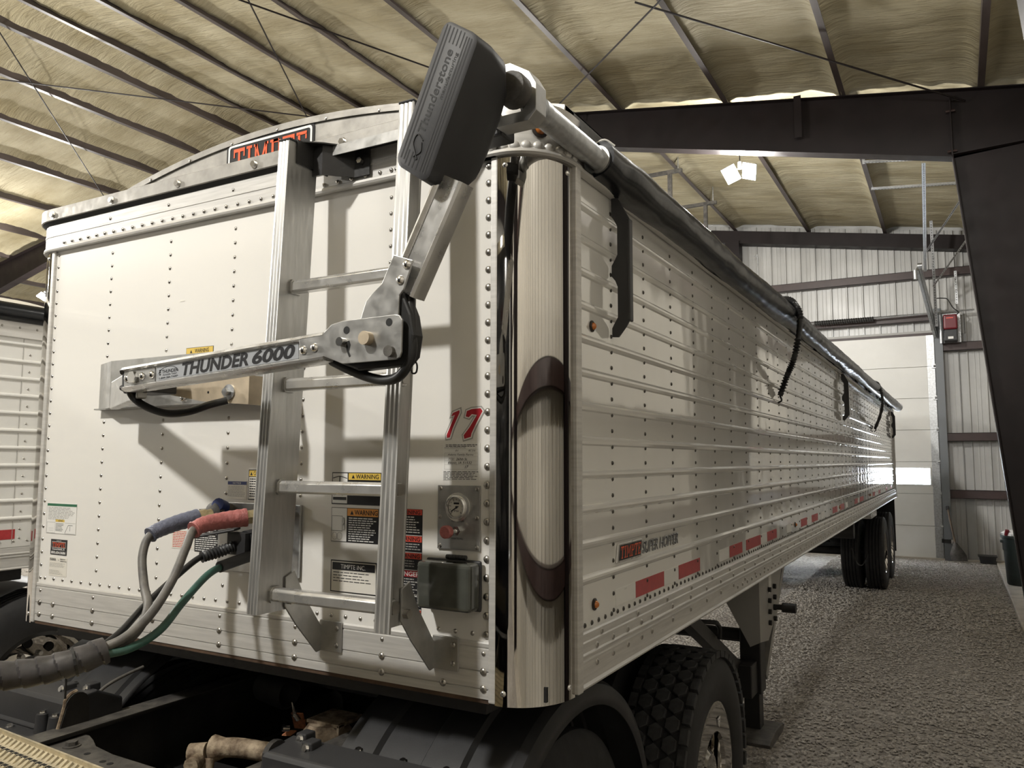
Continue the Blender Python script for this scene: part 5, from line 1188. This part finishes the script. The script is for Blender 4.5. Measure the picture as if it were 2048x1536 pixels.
# half fenders over the front drive axle
FY, FZ, FR = .465, .53, .664
FP = [(.500, -.004), (.510, .006), (.548, .006), (.556, .020), (.640, .020), (.650, .004), (.800, .004), (.806, .010), (.850, .010), (.856, .022), (.935, .022), (.945, .004), (1.070, .002), (1.095, -.012), (1.108, -.040), (1.108, -.075)]
def fender(sx):
    rings = []
    for i in range(49):
        a = math.radians(-88 + 172 * i / 48)
        rings.append([(sx * x, FY + (FR + r) * math.sin(a), FZ + (FR + r) * math.cos(a)) for x, r in FP])
    mb = MB().loft(rings, False, False)
    o = obj('fender', mb, 'fender_plastic', K, smooth=28); m = o.modifiers.new('thickness', 'SOLIDIFY'); m.thickness = .006; m.offset = -1
    # moulded mount across the front of the fender
    prf = [(-.245, .985), (-.235, 1.000), (-.235, 1.085), (-.225, 1.098), (-.120, 1.108), (-.105, 1.100), (-.02, 1.060), (-.02, .985)]
    b_ = obj('fender_mount', MB().prism(prf, 'x', min(sx * .455, sx * 1.10), max(sx * .455, sx * 1.10)).box(min(sx * .43, sx * 1.1), max(sx * .43, sx * 1.1), -.30, -.235, .965, .985), 'black_plastic', K, bevel=.008, seg=3)
    for xx, yy, zz, up in ((.50, -.12, 1.105, 1), (.565, -.165, 1.105, 1), (.66, -.07, 1.083, 0), (.80, -.05, 1.072, 0), (.49, -.262, 1.010, 2), (.56, -.262, 1.010, 2), (.70, -.27, .986, 0), (.95, -.06, 1.08, 0)):
        X = sx * xx
        if up == 1: obj('mount_boss', MB().prism([(X - .022, zz - .02), (X - .018, zz + .018), (X + .018, zz + .018), (X + .022, zz - .02)], 'y', yy - .012, yy + .030), 'black_plastic', b_, bevel=.004); q = Vector((X, yy - .012, zz + .002)); dn = Vector((0, -1, .25)).normalized()
        elif up == 2: obj('mount_boss', MB().cyl((X, yy + .02, zz - .03), (X, yy + .02, zz + .035), .026, .020, n=12), 'black_plastic', b_, smooth=30); q = Vector((X, yy + .02, zz + .035)); dn = Vector((0, 0, 1))
        else: q = Vector((X, yy, zz)); dn = Vector((0, -.2, 1)).normalized()
        obj('mount_bolt', MB().cyl(q - dn * .004, q + dn * .004, .0135, n=14).cyl(q, q + dn * .010, .009, n=6), 'bolt_steel', b_)
    obj('fender_lug', MB().prism([(-.255, .985), (-.225, 1.085)] + [(-.19 + .042 * math.cos(a), 1.075 + .042 * math.sin(a)) for a in [PI * (1 - i / 8) for i in range(9)]] + [(-.145, .985)], 'x', min(sx * .452, sx * .470), max(sx * .452, sx * .470)), 'frame_steel', K, bevel=.003)
    obj('lug_edge', MB().tube([(sx * .461, -.256, .985), (sx * .461, -.232, 1.075)] + [(sx * .461, -.19 + .044 * math.cos(a), 1.076 + .044 * math.sin(a)) for a in [PI * (1 - i / 6) for i in range(1, 4)]], .0060, 6), 'rusty_cast', K) if sx < 0 else None
    obj('rail_top', MB().box(sx * .43 - .044, sx * .43 + .044, -2.4, 2.2, 1.010, 1.0125), 'dusty_steel', K)
fender(-1); fender(1)
obj('fender_cable', MB().tube([(-.47, -.15, 1.06), (-.48, -.08, 1.10), (-.49, .0, 1.12), (-.49, .08, 1.135)], .006, 8), 'hose_rubber', K, smooth=60)
# axles, wheels
for yy in (.465, 1.68):
    obj('drive_axle', MB().cyl((-.9, yy, .53), (.9, yy, .53), .075, n=14).lathe([(.08, -.2), (.19, -.1), (.21, 0), (.19, .1), (.08, .2)], (0, yy, .53), (1, 0, 0), 20), 'black_steel', K, smooth=40)
    for sx in (-1, 1):
        wheel(K, sx * (.79 if yy < 1 else .875), sx, yy, .53, R=.505 if yy < 1 else .53, outer=False, grooves=3, tyre_mat='tread')
        if not (sx == 1 and yy > 1): wheel(K, sx * (1.07 if yy < 1 else 1.2), sx, yy, .53, R=.505 if yy < 1 else .53, outer=True, grooves=3, tyre_mat='tread')
tw = wheel(K, 1.205, 1, 1.68, .53, R=.512, grooves=0)
hexm = MB(); hx = [(math.cos(PI / 6 + PI / 3 * i) * .0345, math.sin(PI / 6 + PI / 3 * i) * .0375) for i in range(6)]
hexm.loft([[(a, b, 0) for a, b in hx], [(a * .96, b * .96, .016) for a, b in hx], [(a * .86, b * .86, .0185) for a, b in hx]], True, True)
hm = hexm.mesh('tread_block'); hm.materials.append(MATS['tread_top'])
NB = 42; sl = MB()
for r_ in range(3):
    x = 1.205 - .1375 + (r_ - 1) * .0645
    for k in range(NB):
        a = 2 * PI * (k + .5 * (r_ % 2)) / NB
        R_ = Matrix.Rotation(a, 3, 'X'); inst('tread_block', hm, tw, Vector((x, 1.68, .53)) + R_ @ Vector((0, 0, .511)), R_)
for k in range(NB):
    for s_ in (-1, 1):
        a = 2 * PI * (k + .5 * (s_ > 0)) / NB; R_ = Matrix.Rotation(a, 3, 'X'); c = Vector((1.205 - .1375 + s_ * .118, 1.68, .53)) + R_ @ Vector((0, 0, .512))
        sl.obox(c, Vector((.016, 0, 0)), R_ @ Vector((0, .030, 0)), R_ @ Vector((0, 0, .014)))
o = obj('shoulder_lugs', sl, 'tread_top', tw); o['kind'] = 'stuff'
em = Vector((1.1885, 1.68 + .225 * math.sin(.33), .53 + .225 * math.cos(.33)))
obj('rim_face', MB().lathe([(.298, .112), (.296, .120), (.185, .118), (.180, .100)], (1.0675, 1.68, .53), (1, 0, 0), 48), 'chrome', tw, smooth=35)
t3 = lambda s: [em + Vector((.002, s * a, s * b)) for a, b in ((-.024, .020), (.024, .020), (0, -.026))]
obj('rim_emblem', MB().add(t3(1) + t3(.55), [(0, 1, 4, 3), (1, 2, 5, 4), (2, 0, 3, 5)]).add(t3(.28), [(0, 1, 2)]), 'print_white', tw)
# cab behind the camera (seen only in reflections)
obj('cab', MB().prism([(-1.85, 1.05), (-1.85, 3.00), (-2.0, 3.12), (-3.3, 3.15), (-3.75, 2.2), (-3.8, 1.05)], 'x', -1.22, 1.22), 'cab_paint', K, bevel=.06, seg=3)
obj('cab_step_box', MB().box(-1.15, 1.15, -3.7, -1.9, .45, 1.04), 'cab_paint', K, bevel=.03)
# coupling and other hardware in the dark
obj('fifth_wheel', MB().prism([(-.45, .25), (.45, .25), (.48, .5), (.40, 1.35), (.12, 1.45), (.06, 1.0), (-.06, 1.0), (-.12, 1.45), (-.40, 1.35), (-.48, .5)], 'z', 1.14, 1.18), 'black_steel', K, bevel=.006)
obj('fifth_wheel_mount', MB().box(-.42, .42, .55, 1.15, 1.01, 1.14), 'black_steel', K)
tq = obj('torque_rod', MB().tube([(.02, -.02, .965), (.10, .0, .975), (.20, .03, .970), (.34, .09, .955)], lambda t: .030 + .012 * max(0, 1 - t * 6), 14, 8), 'rusty_cast', K, smooth=50)
obj('rod_eye', MB().cyl((-.035, -.07, .955), (.015, -.045, .960), .030, n=14).cyl((.04, -.10, .955), (.055, -.14, .955), .024, n=10).dome((-.03, -.055, .955), (-1, -.3, 0), .022, .025, 10, 3), 'rusty_cast', tq, smooth=40)
obj('rod_clamp', MB().tube([(.05, -.07, .95), (.07, -.10, .90), (.10, -.16, .84), (.12, -.20, .78)], .022, 10), 'rusty_cast', tq, smooth=40)
obj('rod_bracket', MB().box(.20, .40, -.08, .02, .93, .95), 'dusty_steel', K, bevel=.004)
obj('spring_seat', MB().lathe([(.001, .13), (.06, .13), (.085, .10), (.10, .04), (.105, 0), (.09, -.06)], (.30, .20, .90), (0, 0, 1), 18), 'rusty_cast', K, smooth=50)
obj('seat_plate', MB().box(.235, .375, .17, .30, 1.028, 1.040).box(.365, .375, .17, .20, .93, 1.04), 'rusty_cast', K, bevel=.003)
oc = obj('sensor_bracket', MB().obox((.105, .27, .985), (.012, -.022, .034), (.020, .006, 0), (.001, .002, .001)).obox((.088, .243, .948), (.010, .004, .008), (.014, .006, 0), (0, .001, .002)), 'orange_bracket', K)
obj('grease_fitting', MB().cyl((.112, .262, .995), (.106, .246, 1.018), .012, n=10).cyl((.106, .246, 1.018), (.100, .240, 1.055), .007, .002, n=8).cyl((.095, .235, .968), (.083, .215, .972), .011, n=10), 'bolt_steel', oc, smooth=40)
bl = MB()
for k in range(11): bl.lathe([(.050, 0), (.062, .009), (.050, .018)], Vector((-.12 - k * .016, .45 + k * .004, 1.0 - k * .0)), (-1, .1, .05), 16)
obj('bellows', bl, 'rubber', K, smooth=50)
for sx in (-1, 1): obj('air_bag', MB().lathe([(.09, .62), (.14, .66), (.15, .74), (.14, .82), (.10, .86)], (sx * .43, .9, 0), (0, 0, 1), 18), 'rubber', K, smooth=50)
obj('wire', MB().tube([(.107, .30, .98), (.12, .33, .93), (.118, .33, .85)], .004, 6), 'rust', K)

# ================================================================ second trailer on the left
N_ = thing('grain_trailer', (-3.8, -4, 0), 'second white ribbed grain trailer at the left picture edge', 'trailer')
NX, NY1 = -2.60, 1.10
def nsheet(y0, y1, taper=False):
    pr = [(a - 1.205, z) for a, z in SP]
    ys = [y0, y1] if not taper else [y0, y1 - .025, y1]
    rings = []
    for i, y in enumerate(ys):
        rings.append([(NX + (o if not (taper and i == 2) else 0) * 1.3, y, z) for o, z in pr])
    return MB().loft(rings, False, False)
y1 = NY1 - .22; k = 0
while y1 > -9:
    obj('side_panel', nsheet(y1 - 1.2192, y1, k == 0), 'side_paint', N_); y1 -= 1.2192; k += 1
obj('side_bottom_rail', MB().loft([[(NX - .02 + (x_ - 1.205), y_, z_) for x_, z_ in sr_prof] for y_ in (-9, NY1 - .17)], True, True), 'aluminium', N_)
obj('side_top_rail', MB().box(NX - .03, NX + .018, -9, NY1 - .15, 2.60, 2.70), 'aluminium', N_, bevel=.004)
obj('corner_cap', MB().loft([[(NX - .153 + .160 * math.sin(a), NY1 - .175 + .175 * math.cos(a), z) for a in [PI / 2 * (1 - i / 12) for i in range(13)]] for z in (ZB, 2.70)], False, False), 'chrome', N_, smooth=60)
obj('edge_strip', MB().box(NX - .01, NX + .016, NY1 - .215, NY1 - .175, ZB, 2.70), 'aluminium', N_, bevel=.003)
obj('front_wall', MB().box(-5.0, NX - .15, NY1 - .03, NY1, ZB, 2.72), 'white_paint', N_)
obj('body_core', MB().box(-5.0, NX - .03, -9, NY1 - .04, ZB + .01, 2.70), 'white_paint', N_)
obj('tarp_roll', MB().cyl((NX + .02, -9, 2.745), (NX + .02, NY1 - .1, 2.745), .055, n=16), 'vinyl', N_, smooth=60)
obj('tarp_cover', MB().loft([[(-5.0 + 2.42 * i / 20, y, 2.78 + .22 * math.sin(PI * i / 20)) for i in range(21)] for y in (-9, NY1 - .1)], False, False).box(-5.0, NX - .02, -9, NY1 - .1, 2.70, 2.80), 'print_ivory', N_, smooth=60)
it = []
for j in range(30):
    yy = .778 - .3083 * j
    for k in range(24): it.append(((NX, yy, ZS + .03 + .0508 * k), (1, 0, 0)))
for k in range(120): it.append(((NX, .90 - .0508 * k * 1.5, ZS + .012), (1, 0, 0)))
for z in (1.366, 1.318):
    for k in range(12): it.append(((NX + .002, .86 - .45 * k, z), (1, 0, 0)))
for k in range(60): it.append(((NX + .018, .9 - .1 * k, 2.66), (1, 0, 0)))
o = obj('side_rivets', merged_domes(it, .0072, .0042, 6), 'rivet_metal', N_, smooth=60); o['kind'] = 'stuff'
for b_ in (.752, .15, -.6, -1.4, -2.2): obj('reflective_tape', MB().box(NX, NX + .0015, b_ - .30, b_, 1.437, 1.492), 'tape_red', N_)
obj('sheet_seam', MB().box(NX, NX + .002, .735, .738, ZS, 2.60), 'print_grey', N_)
wheel(N_, NX - .02, 1, .97, .56, R=.54); wheel(N_, NX - .33, 1, .97, .56, outer=False)
wheel(N_, NX - .02, 1, -.30, .56, R=.54)
obj('axle', MB().cyl((-4.8, .97, .56), (-2.8, .97, .56), .06, n=12), 'black_steel', N_)
obj('under_bracket', MB().box(NX - .25, NX - .08, .72, .85, 1.19, ZB), 'black_steel', N_, bevel=.005)
obj('wheel_fender', MB().loft([[(x, .97 + .63 * math.sin(a), .56 + .60 * math.cos(a)) for x in (NX - .65, NX - .04)] for a in [math.radians(-70 + 140 * i / 24) for i in range(25)]], False, False), 'fender_plastic', N_, smooth=50)

# ================================================================ small things by the back wall
bn = thing('trash_can', (2.975, 12.52, .035), 'dark green plastic trash can full of bags at the right', 'trash can')
obj('can_body', MB().lathe([(.001, .0), (.205, .0), (.215, .02), (.240, .50), (.252, .52), (.258, .70), (.275, .705), (.275, .735), (.255, .74), (.245, .70), (.20, .05)], (2.98, 12.52, .035), (0, 0, 1), 32), 'bin_green', bn, smooth=35)
obj('can_handle', MB().box(2.70, 2.74, 12.44, 12.56, .66, .70), 'bin_green', bn, bevel=.008)
def bag(loc, s, label, mat='bag_white'):
    mb = MB(); L_ = Vector(loc)
    def fn(u, v):
        a, b = u * 2 * PI, (v - .5) * PI; d = Vector((math.cos(a) * math.cos(b), math.sin(a) * math.cos(b), math.sin(b)))
        return L_ + Vector((d.x * s[0], d.y * s[1], d.z * s[2])) * (1 + .35 * noise.noise(d * 2.2 + L_))
    obj('trash_bag', mb.grid(fn, 18, 10), mat, smooth=30, label=label, cat='trash bag', group='trash in the can')
bag((2.87, 12.50, .78), (.15, .15, .07), 'crumpled white paper heaped on the left of the trash can')
bag((3.05, 12.46, .84), (.10, .12, .10), 'white bag standing up at the right of the trash can')
obj('soda_can', MB().cyl((2.78, 12.42, .77), (2.80, 12.40, .86), .03, n=14), 'opener_red', smooth=40, bevel=.006, label='small red can lying on the edge of the trash can', cat='can')
sh = thing('shovel', (2.05, 15.5, 0), 'dark shovel leaning on the back wall beside the door', 'shovel')
obj('handle', MB().cyl((1.985, 15.60, 1.00), (2.085, 15.50, .33), .017, n=10), 'wood', sh, smooth=40)
obj('grip', MB().box(1.955, 2.01, 15.58, 15.62, .96, 1.04), 'black_plastic', sh, bevel=.01)
obj('blade', MB().loft([[(2.085 + t * .06 + (w_ - .5) * (.05 + .22 * min(1, t * 1.6)) * (1 if t < .8 else 1.0), 15.50 - t * .10 - .03 * math.sin(PI * w_), .36 - t * .33) for w_ in [i / 8 for i in range(9)]] for t in [j / 6 for j in range(7)]], False, False), 'shovel_steel', sh, smooth=50)
tr_ = thing('drain_tray', (2.62, 15.4, 0), 'shallow black tray on the floor against the back wall', 'tray')
obj('tray_body', MB().loft([[(x0, y0, .012), (x1, y0, .012), (x1, y1_, .012), (x0, y1_, .012)] if i == 0 else [(x0 - .02, y0 - .02, .14), (x1 + .02, y0 - .02, .14), (x1 + .02, y1_ + .02, .14), (x0 - .02, y1_ + .02, .14)] for i, (x0, x1, y0, y1_) in enumerate([(2.48, 2.72, 15.34, 15.58)] * 2)], True, True), 'black_plastic', tr_, bevel=.008)
obj('tray_rim', MB().box(2.445, 2.755, 15.30, 15.62, .135, .15), 'black_plastic', tr_, bevel=.004)
